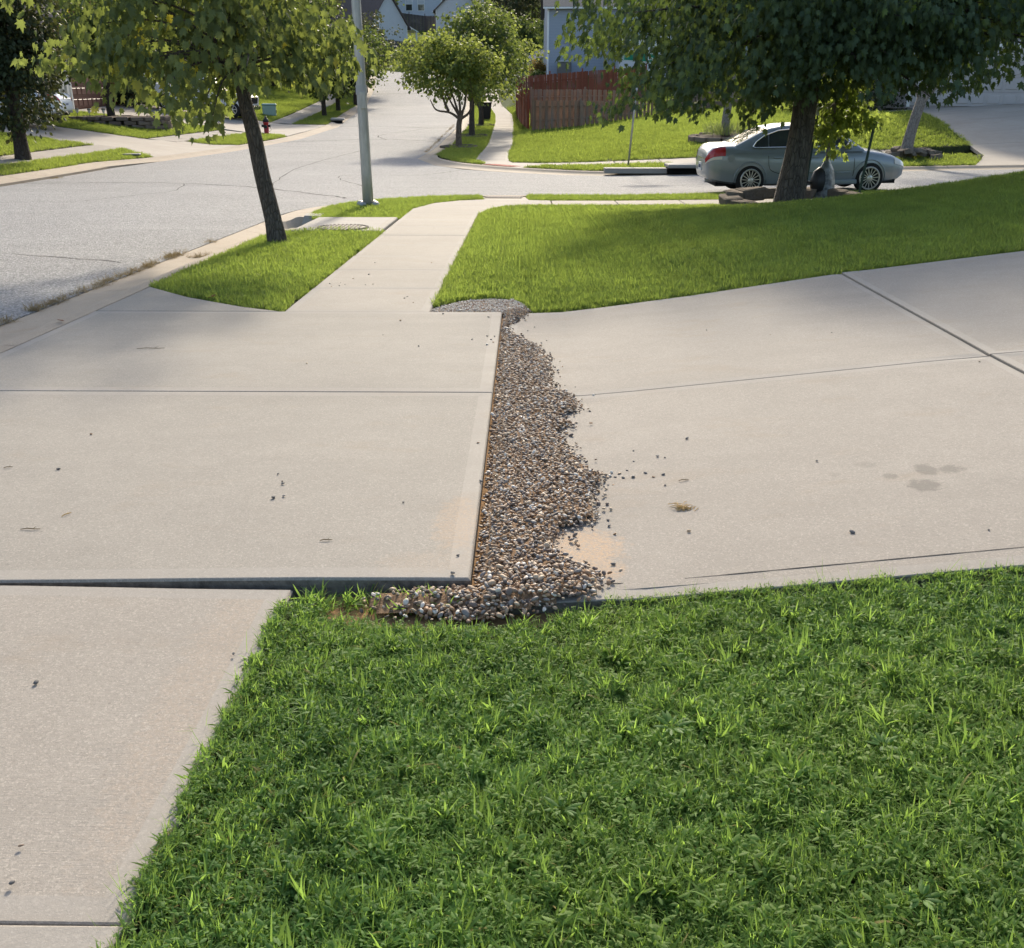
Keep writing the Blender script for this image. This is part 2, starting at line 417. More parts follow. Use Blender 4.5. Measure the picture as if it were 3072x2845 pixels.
# road: main street and the side street
arc = [(-.35 - 4.2 * math.cos(a), 19 + 4.2 * math.sin(a)) for a in np.linspace(0, math.pi / 2, 9)]
arcb = [(-.35 - 3.45 * math.cos(a), 19 + 3.45 * math.sin(a)) for a in np.linspace(0, math.pi / 2, 9)]
FARA = [(40, 30.3), (12, 30.3), (6, 30.3), (3.2, 30.4), (1.2, 31), (-.6, 32.2), (-2, 33.4), (-3.1, 35.3), (-4, 38.5), (-3.8, 46), (-3.75, 60), (-4.6, 83), (-5.5, 98), (-3, 104), (12, 105)]
LEFTA = [(-15.6, 111.5), (-14, 98.7), (-12.6, 83.6), (-11.3, 68), (-10.4, 58), (-10.7, 49.3), (-11.7, 44.5), (-12.9, 38), (-13.65, 33.9), (-13.7, 29.7), (-13.65, 26), (-13.6, -8)]
road_poly = [(-4.55, -8), (-4.55, 12)] + arc + [(40, 23.2)] + FARA + [(12, 113), (-6, 112.6)] + LEFTA
def z_road(x, y): return zt(x, y) - .085
road = tag(slab('road', road_poly, M['asphalt'], 1.5, th=.1, zf=z_road), kind='structure')
def strip(name, pts, w, mat, parent, zf, jig=.0):
    P = catmull([(p[0], p[1], 0) for p in pts], 10); V = []; F = []
    for i, p in enumerate(P):
        t_ = (P[min(i + 1, len(P) - 1)] - P[max(i - 1, 0)]).normalized(); n_ = Vector((-t_.y, t_.x, 0))
        p = p + n_ * random.uniform(-jig, jig); ww = w * random.uniform(.5, 1.3)
        for s_ in (-1, 1):
            q = p + n_ * ww * s_ / 2; V.append((q.x, q.y, float(zf(q.x, q.y)) + .004))
        if i: F.append((2 * i - 2, 2 * i - 1, 2 * i + 1, 2 * i))
    me = mesh(name, V, F, mat)
    return link(name, me, parent)
for pts, w in (([(-9, 13.6), (-7, 13.2), (-5.0, 12.3)], .022), ([(-14, 27.5), (-10, 27.8), (-7, 26.3), (-4.4, 23.4), (-4.0, 22.8)], .06),
               ([(-4.0, 26), (-5.5, 30.5), (-3.1, 31.0), (-2.0, 33.2)], .03), ([(-11.4, 47.5), (-7, 49.3), (-3.9, 47.9)], .07), ([(-10.4, 58.5), (-8, 58.6), (-5, 57.3), (-3.8, 58)], .09),
               ([(-6.5, 49), (-7.2, 52), (-5.2, 57)], .04), ([(-13.5, 92), (-10, 92.6), (-5.2, 92.4)], .14), ([(-6.7, 27), (-7.5, 34), (-6.8, 44)], .03), ([(8, 26.7), (2, 26.6), (-3.5, 26.3)], .03),
               ([(-12.4, 70), (-8, 70.4), (-4.2, 70)], .08), ([(-9.6, 22), (-8.7, 25), (-9.2, 27.5)], .025)):
    strip('crack', pts, w, M['crack'], road, z_road, .05)

# kerb and gutter: swept in lengths with open joints
PROF = [(0, -.09), (.0, 0), (.10, .004), (.17, -.008), (.27, -.055), (.36, -.078), (.70, -.092), (.75, -.095), (.75, -.2)]
def kerb(path, name='kerb', seg=3.0, inlet=None, mat=None, parent=None, n=6):
    """path: back-of-kerb polyline, road on its left hand side when walked; cut into lengths"""
    P = catmull([(p[0], p[1], 0) for p in path], n)
    L = [0]
    for i in range(1, len(P)): L.append(L[-1] + (P[i] - P[i - 1]).length)
    tot = L[-1]; N = max(1, int(tot / seg)); xs = [p.x for p in P]; ys = [p.y for p in P]
    def at(s): return Vector((np.interp(s, L, xs), np.interp(s, L, ys), 0))
    for k in range(N):
        a, b = tot * k / N + .005, tot * (k + 1) / N - .005
        m = max(3, int((b - a) / .25)); V = []; F = []
        for i in range(m + 1):
            s_ = a + (b - a) * i / m; p = at(s_); t_ = (at(min(tot, s_ + .05)) - at(max(0, s_ - .05))).normalized(); nn = Vector((-t_.y, t_.x, 0))
            zb = float(zt(p.x, p.y)); dep = inlet(p.x, p.y) if inlet else 0
            for (o, dz) in PROF:
                q = p + nn * o; w_ = 1 - min(1, o / .75)
                V.append((q.x, q.y, zb + dz - dep * w_))
        c = len(PROF)
        for i in range(m):
            for j in range(c - 1): F.append((i * c + j, i * c + j + 1, (i + 1) * c + j + 1, (i + 1) * c + j))
        F.append(tuple(range(c - 1, -1, -1))); F.append(tuple(m * c + j for j in range(c)))
        me = mesh(name, V, F, mat or M['gutter']); link('kerb_segment', me, parent)
def inl(x, y): return .20 * float(ss(14.1, 15.0, y) * (1 - ss(17.25, 17.55, y))) if x < -3.4 and y < 18.5 else 0.0
k1 = empty('kerb', kind='structure'); kerb([(-3.8, y) for y in (-8, 0, 6, 12, 15, 17, 18.2)] + arcb[1:] + [(2, 22.45), (12, 22.45), (40, 22.45)], inlet=inl, parent=k1)
RB = [(40, 31.05), (12, 31.05), (6, 31.05), (3.3, 31.15), (1.5, 31.8), (-.1, 33), (-1.4, 34.3), (-2.5, 36), (-3.3, 39), (-3.1, 46), (-3.05, 60), (-3.9, 83), (-4.8, 98), (-2.6, 103.2)]
k2 = empty('kerb', kind='structure'); kerb(RB, parent=k2, n=5)
LB = [(-14.35, -8), (-14.4, 29.7), (-14.4, 33.9), (-13.7, 38), (-12.5, 44.5), (-11.45, 49.3), (-11.15, 58), (-12.05, 68), (-13.35, 83.6), (-14.75, 98.7), (-16.3, 111.5)]
k3 = empty('kerb', kind='structure'); kerb(LB[::-1], parent=k3, n=5)

# the driveway in front: lifted apron panels on the left, rising panels on the right
def z_apron(x, y): return zt(x, y) + .022 * ss(-2.2, -.5, x) * (1 - ss(3.3, 5.6, y)) + .004
J = .010
J2 = .0018
drv = empty('driveway', kind='structure')
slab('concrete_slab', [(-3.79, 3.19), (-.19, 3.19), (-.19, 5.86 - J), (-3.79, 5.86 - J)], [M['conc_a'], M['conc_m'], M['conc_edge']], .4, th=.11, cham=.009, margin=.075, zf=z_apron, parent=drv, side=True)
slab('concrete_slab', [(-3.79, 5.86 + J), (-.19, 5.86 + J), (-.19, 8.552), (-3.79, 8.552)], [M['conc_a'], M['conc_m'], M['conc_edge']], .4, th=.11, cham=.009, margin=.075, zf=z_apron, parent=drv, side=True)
slab('concrete_slab', [(-3.79, 8.578), (-2.16, 8.578), (-2.55, 8.80), (-3.2, 9.30), (-3.79, 9.92)], [M['conc_a'], M['conc_m']], .4, th=.11, cham=.010, margin=.0, off=.003, parent=drv)
slab('concrete_slab', [(-3.79, 1.7), (-2.16, 3.176), (-3.79, 3.176)], [M['conc_a'], M['conc_m']], .4, th=.11, cham=.012, off=.003, parent=drv)
R1 = [(-.12, 5.79), (.31, 5.80), (2.85, 5.885)]
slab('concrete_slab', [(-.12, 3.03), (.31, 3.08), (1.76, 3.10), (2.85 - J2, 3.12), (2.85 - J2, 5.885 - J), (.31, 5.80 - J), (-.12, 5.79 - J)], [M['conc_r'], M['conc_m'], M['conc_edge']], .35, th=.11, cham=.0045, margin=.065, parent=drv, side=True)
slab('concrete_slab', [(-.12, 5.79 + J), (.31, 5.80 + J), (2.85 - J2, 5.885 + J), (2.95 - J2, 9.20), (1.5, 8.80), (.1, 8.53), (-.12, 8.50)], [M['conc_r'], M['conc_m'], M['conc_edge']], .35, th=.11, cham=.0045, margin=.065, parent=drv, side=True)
slab('concrete_slab', [(2.85 + J2, 3.12), (7, 3.15), (7, 6.0 - J), (2.85 + J2, 5.885 - J)], [M['conc_r'], M['conc_m']], .4, th=.11, cham=.0045, margin=.065, parent=drv)
slab('concrete_slab', [(2.85 + J2, 5.885 + J), (7, 6.0 + J), (7, 9.55), (4.7, 9.45), (2.95 + J2, 9.21)], [M['conc_r'], M['conc_m']], .4, th=.11, cham=.0045, margin=.065, parent=drv)
slab('concrete_slab', [(7.01, 3.15), (13, 3.2), (13, 9.65), (7.01, 9.55)], [M['conc_r'], M['conc_m']], .6, th=.11, cham=.012, margin=.065, parent=drv)
# score line cut along the near right edge
strip('score_line', [(.3, 3.20), (1.0, 3.215), (1.9, 3.235), (2.8, 3.25)], .006, M['crack'], drv, lambda x, y: zt(x, y) - .0025)

# sidewalks, panel by panel
walk = empty('sidewalk', kind='structure')
ys_ = [-2.0, -.02, 1.565, 3.165]
for a, b in zip(ys_, ys_[1:]):
    dz = 0 if b > 3 else .012
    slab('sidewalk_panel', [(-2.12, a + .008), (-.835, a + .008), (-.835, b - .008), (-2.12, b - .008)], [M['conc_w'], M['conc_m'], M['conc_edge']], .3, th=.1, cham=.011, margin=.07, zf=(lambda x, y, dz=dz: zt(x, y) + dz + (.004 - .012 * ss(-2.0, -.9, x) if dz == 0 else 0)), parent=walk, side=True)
ys_ = [8.574, 9.86, 11.14, 12.33, 13.52, 14.66, 15.85, 17.05, 18.27]
for i, (a, b) in enumerate(zip(ys_, ys_[1:])):
    slab('sidewalk_panel', [(-2.12, a + .006), (-.83, a + .006), (-.83, b - .006), (-2.12, b - .006)], [M['conc_w'], M['conc_m']], .3, th=.1, cham=.012, margin=.07, off=random.uniform(-.003, .003), parent=walk)
slab('sidewalk_panel', [(-2.12, 18.28), (-.80, 18.28), (-.60, 19.2), (-.40, 19.58), (-2.05, 19.85), (-2.12, 19.2)], [M['conc_w'], M['conc_m']], .3, cham=.012, margin=.06, parent=walk)
slab('sidewalk_panel', [(-2.04, 19.87), (-.39, 19.60), (-.13, 19.80), (.55, 19.83), (.55, 21.20), (.12, 21.30), (-.82, 21.45), (-1.35, 21.17), (-1.80, 20.55)], [M['conc_w'], M['conc_m']], .3, cham=.012, margin=.06, parent=walk)
x0 = .56
while x0 < 15:
    slab('sidewalk_panel', [(x0 + .006, 19.84), (x0 + 1.32, 19.84), (x0 + 1.32, 21.18), (x0 + .006, 21.18)], [M['conc_w'], M['conc_m']], .5, cham=.012, parent=walk); x0 += 1.33
slab('kerb_ramp', [(-.84, 21.46), (.10, 21.31), (.02, 22.44), (-.95, 22.44)], M['conc_f'], .3, th=.1, cham=.008, zf=lambda x, y: zt(x, y) - .02 * ss(21.4, 22.4, y), parent=walk)
def pad(c, w, d, rz, mat, name='detectable_warning_pad'):
    m = MB(); m.bbox((0, 0, 0), (w, d, .014), .003)
    nx_, ny_ = int(w / .06), int(d / .06)
    for i in range(nx_):
        for j in range(ny_):
            m.lathe([(.014, .006), (.012, .011), (.008, .012)], 6, ((i + .5 - nx_ / 2) * w / nx_, (j + .5 - ny_ / 2) * d / ny_, 0))
    return m.build(name, mat, walk, loc=(c[0], c[1], Z(*c) + c_off), rot=(math.radians(-1.8), 0, rz))
M['padg'] = plain('pad_grey_brown', (.24, .20, .165), .85, .3, noise=.2)
M['padr'] = plain('pad_brick_red', (.40, .10, .065), .8, .3, noise=.2)
c_off = -.002; pad((-.44, 22.12), .80, .5, math.radians(-4), M['padg'])

# far right: corner, ramp, walk beside the side street and the long walk beside the main street
fw = empty('sidewalk', kind='structure')
FL = [(-1.75, 36.2), (-1.75, 40), (-1.6, 46), (-1.7, 60), (-1.95, 69), (-3.0, 84), (-3.9, 98)]
FR = [(-.55, 36.2), (-.6, 40), (-.5, 46), (-.6, 60), (-.8, 69), (-1.9, 84), (-2.7, 98)]
def band(A, B, y0, y1, d, name, mat, parent, skip=(), off=0.0):
    ay = [p[1] for p in A]; ax_ = [p[0] for p in A]; by = [p[1] for p in B]; bx_ = [p[0] for p in B]; y = y0
    while y < y1 - .01:
        e = min(y1, y + d)
        if not any(s0 < (y + e) / 2 < s1 for s0, s1 in skip):
            f = lambda X, Y_, q: float(np.interp(q, Y_, X))
            slab(name, [(f(ax_, ay, y + .01), y + .01), (f(bx_, by, y + .01), y + .01), (f(bx_, by, e - .01), e - .01), (f(ax_, ay, e - .01), e - .01)], mat, 1.2, off=off, cham=.012, margin=.11, parent=parent)
        y = e
band(FL, FR, 36.2, 98, 1.5, 'sidewalk_panel', [M['conc_w'], M['conc_f']], fw)
slab('sidewalk_panel', [(-1.75, 36.18), (-1.32, 35.0), (-.5, 33.92), (.6, 33.36), (1.5, 33.34), (1.5, 34.66), (.4, 34.78), (-.4, 35.3), (-.55, 36.18)], M['conc_f'], .5, parent=fw)
slab('kerb_ramp', [(-1.36, 34.97), (-1.42, 34.36), (-.12, 33.06), (.55, 33.33), (-.52, 33.9)], M['conc_f'], .3, off=-.004, parent=fw)
c_off = .004
_w = walk; walk = fw; pad((-.72, 34.0), 1.35, .55, math.radians(-46), M['padr']); walk = _w
x0 = 1.51
while x0 < 13.4:
    slab('sidewalk_panel', [(x0 + .012, 33.36), (x0 + 1.49, 33.36), (x0 + 1.49, 34.66), (x0 + .012, 34.66)], M['conc_f'], .8, cham=.012, parent=fw); x0 += 1.5
fd = empty('driveway', kind='structure')
slab('concrete_slab', [(13.55, 31.07), (19.2, 31.07), (19.2, 34.9), (14.9, 34.9), (14.75, 33.3)], M['conc_f'], .8, parent=fd, cham=.01)
slab('concrete_slab', [(14.92, 34.92), (19.2, 34.92), (18.6, 40.9), (15.65, 42.4)], M['conc_f'], .8, parent=fd, cham=.01)
slab('concrete_slab', [(19.22, 31.07), (26, 31.07), (24.5, 38), (18.62, 40.9), (19.22, 34.9)], M['conc_f'], .8, parent=fd, cham=.01)
slab('concrete_slab', [(15.64, 42.45), (18.6, 40.95), (22, 39.2), (21, 42.8), (15.6, 47.5), (13.6, 46.4)], M['conc_f'], .8, parent=fd, cham=.01)
slab('concrete_slab', [(4.72, 31.07), (8.9, 31.07), (8.9, 33.34), (4.72, 33.34)], M['conc_f'], .8, parent=fw, cham=.01)

# left side: walk and two driveways
lw = empty('sidewalk', kind='structure')
LS = [(-15.5, -8), (-15.5, 33), (-15.4, 39), (-14.95, 45), (-13.9, 52), (-13.2, 58), (-13.7, 67), (-15.0, 83.6), (-16.4, 98.7), (-17.5, 108)]
LO = [(x - 1.25, y) for x, y in LS]
band(LO, LS, 16, 100, 1.5, 'sidewalk_panel', [M['conc_w'], M['conc_f']], lw, skip=((39.4, 45.2), (52.3, 59.0)), off=.002)
ld = empty('driveway', kind='structure')
slab('concrete_slab', [(-13.72, 38.1), (-15.4, 39.4), (-22.5, 39.7), (-22.5, 44.6), (-16.0, 44.2), (-14.9, 45.2), (-12.45, 45.0), (-12.6, 44.2)], M['conc_f'], .8, parent=ld, cham=.01)
ld2 = empty('driveway', kind='structure')
slab('concrete_slab', [(-11.5, 50.3), (-13.8, 52.3), (-15.5, 52.6), (-24, 51.2), (-24, 60.5), (-15, 59.3), (-13.2, 59.0), (-11.2, 58.6), (-11.18, 55)], M['conc_f'], .8, parent=ld2, cham=.01)

# ---------------------------------------------------------------- lawns (soil here, blades further down)
LAWNS = {}
def lawn(key, poly, step=.6, off=-.03, name='lawn'):
    o = tag(slab(name, poly, M['soil'], step, off=off, th=.28), kind='structure'); LAWNS[key] = poly; return o
lawn('front', [(-.815, -3), (12, -3), (12, 3.08), (2.85, 3.07), (1.76, 3.055), (.31, 3.045), (.10, 2.97), (-.10, 2.90), (-.35, 2.90), (-.60, 2.95), (-.72, 3.03), (-.815, 3.10)], .3, off=-.045)
lawn('tree_strip', [(-3.79, 9.96), (-3.2, 9.36), (-2.55, 8.86), (-2.15, 8.62), (-2.14, 15.0), (-3.52, 15.0), (-3.79, 14.4)], .5, -.025)
lawn('pole_strip', [(-3.79, 17.6), (-3.52, 17.14), (-2.14, 17.14), (-2.14, 19.1), (-1.83, 20.53), (-1.37, 21.19), (-.86, 21.47), (-.97, 22.42)] + [(x, y) for x, y in arcb[-2:0:-1]] + [(-3.79, 19)], .5, -.02)
SIDE = [(-.815, 8.82), (-.74, 9.02), (-.54, 9.26), (-.29, 9.34), (-.13, 9.3), (0, 9.06), (.1, 8.60), (1.5, 8.84), (2.95, 9.24), (4.7, 9.49), (7, 9.6), (13, 9.7), (13, 19.8), (.56, 19.81), (-.12, 19.77), (-.37, 19.56), (-.57, 19.18), (-.78, 18.25)]
lawn('side', SIDE, .5, -.025)
lawn('kerb_strip', [(.14, 21.30), (.56, 21.22), (14, 21.2), (14, 22.43), (.06, 22.43)], .6, -.02)
lawn('far_strip', [(.02, 32.95), (1.5, 31.85), (3.3, 31.2), (4.5, 31.1), (4.70, 31.1), (4.70, 33.32), (.75, 33.32)], .8, -.0)
lawn('far_strip_b', [(8.92, 31.1), (13.5, 31.1), (14.7, 33.32), (8.92, 33.32)], .8, -.0)
lawn('far_lawn', [(-.5, 36.3), (-.36, 35.35), (.42, 34.82), (1.5, 34.69), (14.88, 34.70), (15.62, 42.4), (13.6, 46.3), (15.5, 47.6), (16, 78), (-1.3, 78), (-.76, 69), (-.55, 60), (-.45, 46), (-.55, 40)], 1.0, .0)
lawn('far_walk_strip', [(-3.28, 39), (-2.5, 36.05), (-1.45, 34.5), (-1.38, 35.05), (-1.8, 36.2), (-1.8, 40), (-1.65, 46), (-1.75, 60), (-2, 69), (-3.05, 84), (-3.95, 97), (-4.75, 97), (-3.88, 83), (-3.03, 60), (-3.08, 46)], .8, .0)
lawn('left_near', [(-30, 10), (-16.8, 10), (-16.77, 33), (-16.68, 39), (-16.5, 39.35), (-22.5, 39.65), (-30, 39.65)], 1.0, .0)
lawn('left_near_strip', [(-15.47, 10), (-14.4, 10), (-14.42, 29.7), (-14.42, 33.9), (-13.75, 38), (-15.37, 39.3), (-15.47, 33)], .8, .0)
lawn('left_mid', [(-16.3, 44.25), (-22.5, 44.65), (-24, 51.15), (-15.9, 52.5), (-15.2, 51.8)], 1.0, .0)
lawn('left_mid_strip', [(-14.8, 45.2), (-12.5, 45.05), (-11.5, 49.3), (-11.55, 50.2), (-13.8, 52.2)], .8, .0)
lawn('left_far', [(-14.5, 59.4), (-24, 60.6), (-30, 60.6), (-30, 108), (-18.8, 108), (-17.7, 98.7), (-16.3, 83.6), (-15.0, 67)], 1.2, .0)
lawn('left_far_strip', [(-13.15, 59.1), (-11.2, 58.7), (-12.07, 68), (-13.37, 83.6), (-14.77, 98.7), (-15.6, 105), (-17.2, 105), (-16.3, 98.7), (-14.95, 83.6), (-13.65, 67)], 1.2, .0)
lawn('left_kerb_near', [(-3.79, -3), (-2.14, -3), (-2.14, 3.12), (-3.79, 1.66)], .6, -.03)

# ---------------------------------------------------------------- storm inlets, manhole
inlet = empty('storm_inlet', (0, 0, 0), label='concrete storm inlet top with round iron lid beside the lamp post', cat='storm inlet')
slab('inlet_top', [(-3.50, 15.02), (-2.15, 15.02), (-2.15, 17.12), (-3.50, 17.12)], [M['curbgrey'], M['conc_m']], .4, off=.03, th=.16, cham=.015, margin=.10, parent=inlet)
M['iron'] = plain('cast_iron', (.10, .085, .07), .7, .5, metal=.3, noise=.4, nscale=40, bump=.4)
m = MB(); m.lathe([(.40, -.02), (.40, .012), (.355, .014), (.35, .006), (.33, .006), (.33, .012), (0.001, .013)], 36)
for k in range(36):
    a = 2 * math.pi * k / 36; m.box((.375 * math.cos(a), .375 * math.sin(a), .016), (.035, .025, .008), a)
for k in range(-4, 5):
    for j in range(-4, 5):
        if (k * .065) ** 2 + (j * .065) ** 2 < .09: m.box((k * .065, j * .065, .016), (.035, .035, .006))
m.build('iron_lid', M['iron'], inlet, loc=(-2.78, 15.40, Z(-2.78, 15.40) + .03), rot=(math.radians(-1.8), 0, 0))
# end block where the kerb starts again beyond the opening
m = MB(); m.add([(-3.86, 17.30, -.16), (-3.50, 17.30, -.16), (-3.50, 17.72, -.16), (-3.86, 17.72, -.16), (-3.80, 17.42, .03), (-3.52, 17.34, .03), (-3.52, 17.72, .03), (-3.82, 17.72, .03)],
                [(0, 3, 2, 1), (4, 5, 6, 7), (0, 1, 5, 4), (1, 2, 6, 5), (2, 3, 7, 6), (3, 0, 4, 7)])
m.build('end_block', M['curbgrey'], inlet, loc=(0, 0, Z(-3.7, 17.4)))
inlet2 = empty('storm_inlet', (5.0, 31.0, Z(5, 31)), label='raised kerb storm inlet with dark slot behind the grey sedan', cat='storm inlet')
m = MB(); m.prism([(-2.6, -.35), (-2.1, -.36), (-.75, -.37), (-.72, .05), (-2.6, .05)], .145); m.build('kerb_wing', M['curbgrey'], inlet2, loc=(0, 0, -.06))
m = MB(); m.bbox((.15, -.15, .155), (1.8, .9, .10), .02); m.build('inlet_top', M['curbgrey'], inlet2)
m = MB(); m.box((.15, -.1, .02), (1.7, .6, .16)); m.build('slot', plain('inlet_dark', (.012, .012, .012), .9, .1), inlet2)
m = MB(); m.prism([(1.05, -.36), (2.6, -.30), (2.6, .05), (1.05, .05)], .14); m.build('kerb_wing', M['curbgrey'], inlet2, loc=(0, 0, -.06))
inlet3 = empty('storm_inlet', (-11.1, 62.0, Z(-11.1, 62.0)), math.radians(98), label='small grey kerb inlet box beyond the far lawn strip on the left', cat='storm inlet')
m = MB(); m.bbox((0, 0, .12), (1.6, .8, .12), .03); m.build('inlet_top', M['curbgrey'], inlet3)
m = MB(); m.box((0, .05, 0), (1.5, .6, .2)); m.build('slot', bpy.data.materials['inlet_dark'], inlet3)
wm = MB(); wm.bbox((0, 0, 0), (.62, .42, .05), .012); wm.box((0, 0, .027), (.5, .3, .006))
wl_ = wm.build('water_meter_lid', M['curbgrey'], loc=(-14.3, 37.4, Z(-14.3, 37.4) + .07), rot=(0, 0, .2)); tag(wl_, 'flat grey utility lid in the grass strip across the street', 'utility lid')

# ---------------------------------------------------------------- gravel between the slabs
GR = [(-.835, 8.60), (-.84, 8.78), (-.743, 9.02), (-.54, 9.26), (-.29, 9.34), (-.13, 9.3), (-.003, 9.04), (.086, 8.62), (-.044, 8.16), (-.13, 7.92), (-.12, 7.82), (-.095, 7.68), (.024, 7.38), (.123, 7.14), (.165, 6.82), (.194, 6.56), (.184, 6.16), (.208, 5.9), (.308, 5.8), (.34, 5.46), (.227, 5.28), (.307, 5.18), (.199, 5.02), (.229, 4.86), (.256, 4.7), (.308, 4.56), (.322, 4.4), (.414, 4.34), (.344, 4.14), (.33, 3.94), (.32, 3.8), (.281, 3.74), (.181, 3.68), (.142, 3.54), (.158, 3.42), (.219, 3.36), (.29, 3.28), (.298, 3.14), (.252, 3.08), (.097, 3.0), (-.008, 2.965), (-.10, 2.94), (-.30, 2.95), (-.475, 2.97), (-.60, 3.02), (-.55, 3.12), (-.40, 3.175), (-.18, 3.175), (-.176, 4.5), (-.176, 8.56)]
def in_poly(P, poly):
    x, y = P[:, 0], P[:, 1]; r = np.zeros(len(P), bool); n = len(poly)
    for i in range(n):
        x1, y1 = poly[i]; x2, y2 = poly[(i + 1) % n]
        if y1 == y2: continue
        c = ((y1 > y) != (y2 > y)) & (x < (x2 - x1) * (y - y1) / (y2 - y1) + x1); r ^= c
    return r
def dist_poly(P, poly):
    d = np.full(len(P), 9e9); n = len(poly)
    for i in range(n):
        a = np.array(poly[i]); b = np.array(poly[(i + 1) % n]); ab = b - a
        t_ = np.clip(((P - a) @ ab) / max(1e-9, ab @ ab), 0, 1); q = a + t_[:, None] * ab
        d = np.minimum(d, np.hypot(*(P - q).T))
    return d
def pile(P): 
    d = dist_poly(P, GR) * in_poly(P, GR); onR = P[:, 0] > -.13
    h = np.minimum(.024, d * .26)
    return np.where(onR, .004 + h, -.012 + .6 * h)
bed = tag(slab('gravel_bed', [(-.80, 3.17), (-.19, 3.17), (-.19, 8.56), (-.83, 8.575), (-.83, 8.82), (-.74, 9.04), (-.54, 9.28), (-.29, 9.36), (-.13, 9.32), (.0, 9.06), (.1, 8.56), (-.12, 8.52), (-.12, 3.04), (.25, 3.07), (.10, 2.97), (-.10, 2.90), (-.35, 2.90), (-.60, 2.95), (-.72, 3.03)], M['dirt'], .3, off=-.045, th=.1), kind='structure')
pc = [(0, lin(138, 114, 92)), (.14, lin(172, 148, 120)), (.3, lin(122, 106, 94)), (.42, lin(190, 168, 140)), (.55, lin(150, 118, 88)), (.66, lin(140, 132, 124)), (.78, lin(104, 92, 82)), (.86, lin(214, 205, 190)), (.94, lin(166, 130, 94)), (1, lin(88, 78, 72))]
def pebmat(name, attr):
    t = NT(name, .62, .4); r = t.attr() if attr else t.orand(); c = t.ramp(r, pc, 'CONSTANT'); n = t.noise(90, 4, .7)
    t.color(t.mix(t.range(n, .3, .75, 0, .55), c, t.mix(1.0, c, (.55, .52, .5), 'MULTIPLY'))); t.bump(n, .3, .004); return t.m
M['peb_s'] = pebmat('pebble_mixed', True); M['peb_o'] = pebmat('pebble_single', False)
def pebble_shape(seed):
    bm = bmesh.new(); bmesh.ops.create_icosphere(bm, subdivisions=2, radius=1)
    r = random.Random(seed); ks = [(Vector((r.gauss(0, 1), r.gauss(0, 1), r.gauss(0, 1))).normalized(), r.uniform(.12, .42)) for _ in range(7)]
    for v in bm.verts:
        f = 1.0
        for d_, k in ks: f -= k * max(0, v.co.normalized().dot(d_) - .25)
        v.co *= f
    sx, sy, sz = r.uniform(.9, 1.3), r.uniform(.7, 1.0), r.uniform(.40, .66)
    for v in bm.verts: v.co = Vector((v.co.x * sx, v.co.y * sy, v.co.z * sz))
    bm.verts.index_update(); V = np.array([v.co for v in bm.verts]); F = np.array([[v.index for v in f.verts] for f in bm.faces]); bm.free(); return V, F
PEB = [pebble_shape(s_) for s_ in range(8)]
cand = []
for sp, lay in ((.0180, 0), (.024, 1)):
    xs_ = np.arange(-.86, .44, sp); yy = np.arange(2.84, 9.4, sp * .95); A, B = np.meshgrid(xs_, yy)
    P = np.stack([A.ravel(), B.ravel()], 1) + rng.uniform(-.5, .5, (A.size, 2)) * sp * .9
    d0 = dist_poly(P, GR); ins_ = in_poly(P, GR); near = (~ins_) & (P[:, 0] > -.12) & (P[:, 1] > 3.12) & (P[:, 1] < 8.4) & (lay == 0) & (rng.random(len(P)) < .42 * np.exp(-d0 / .022)); ins_ &= ~((P[:, 0] > -.05) & (d0 < .03) & (rng.random(len(P)) < .45))
    P = P[ins_ | near]; cand.append(np.column_stack([P, np.full(len(P), lay)]))
P = np.concatenate(cand); d_ = dist_poly(P[:, :2], GR)
keep = (P[:, 2] == 0) | (d_ > .03); P = P[keep]
keep = ~((P[:, 0] < -.25) & (P[:, 1] < 3.2) & (rng.random(len(P)) < np.clip((-.22 - P[:, 0]) * 2.6, 0, .95)))
P = P[keep]
N = len(P); size = rng.uniform(.0076, .0132, N) * (1 + .4 * (rng.random(N) < .10)); size *= np.where(P[:, 1] > 8.3, .8, 1.0)
size *= np.where((P[:, 1] < 3.3), 1.12, 1)
zz = zt(P[:, 0], P[:, 1]) + pile(P[:, :2]) + P[:, 2] * .009 + size * .28 + rng.uniform(-.004, .006, N)
zz = np.where((P[:, 1] > 8.58) | (P[:, 1] < 3.05), zz - .016, zz)
rots = rng.uniform(0, 2 * math.pi, (N, 3)) * np.array([.12, .12, 1]); rv = rng.random(N)
rv = np.where((P[:, 1] > 8.6) & (rng.random(N) < .75), .87, rv)
order = np.argsort(P[:, 1]); single = set(order[np.linspace(0, 1200, 300).astype(int)].tolist())
VV = []; FF = []; AA = []; nV = 0
single_mesh = []
for s_, (V_, F_) in enumerate(PEB): single_mesh.append(mesh('pebble', V_, F_, M['peb_o'], True))
for i in range(N):
    if i in single:
        o = link('pebble', single_mesh[i % 8], bed, (P[i, 0], P[i, 1], zz[i] + .002), tuple(rots[i])); o.scale = (size[i],) * 3; continue
    V_, F_ = PEB[i % 8]; R = np.array(Euler(rots[i]).to_matrix()); VV.append((V_ * size[i]) @ R.T + np.array([P[i, 0], P[i, 1], zz[i]])); FF.append(F_ + nV); nV += len(V_); AA.append(np.full(len(V_), rv[i]))
tag(link('pebbles', trimesh('pebbles', np.concatenate(VV), np.concatenate(FF), M['peb_s'], True, np.concatenate(AA)), bed), kind='stuff')
fx = np.arange(-.90, .46, .03); fy = np.arange(2.84, 9.4, .04); FA, FB = np.meshgrid(fx, fy); FP = np.stack([FA.ravel(), FB.ravel()], 1); inn = in_poly(FP, GR) & (dist_poly(FP, GR) > .012)
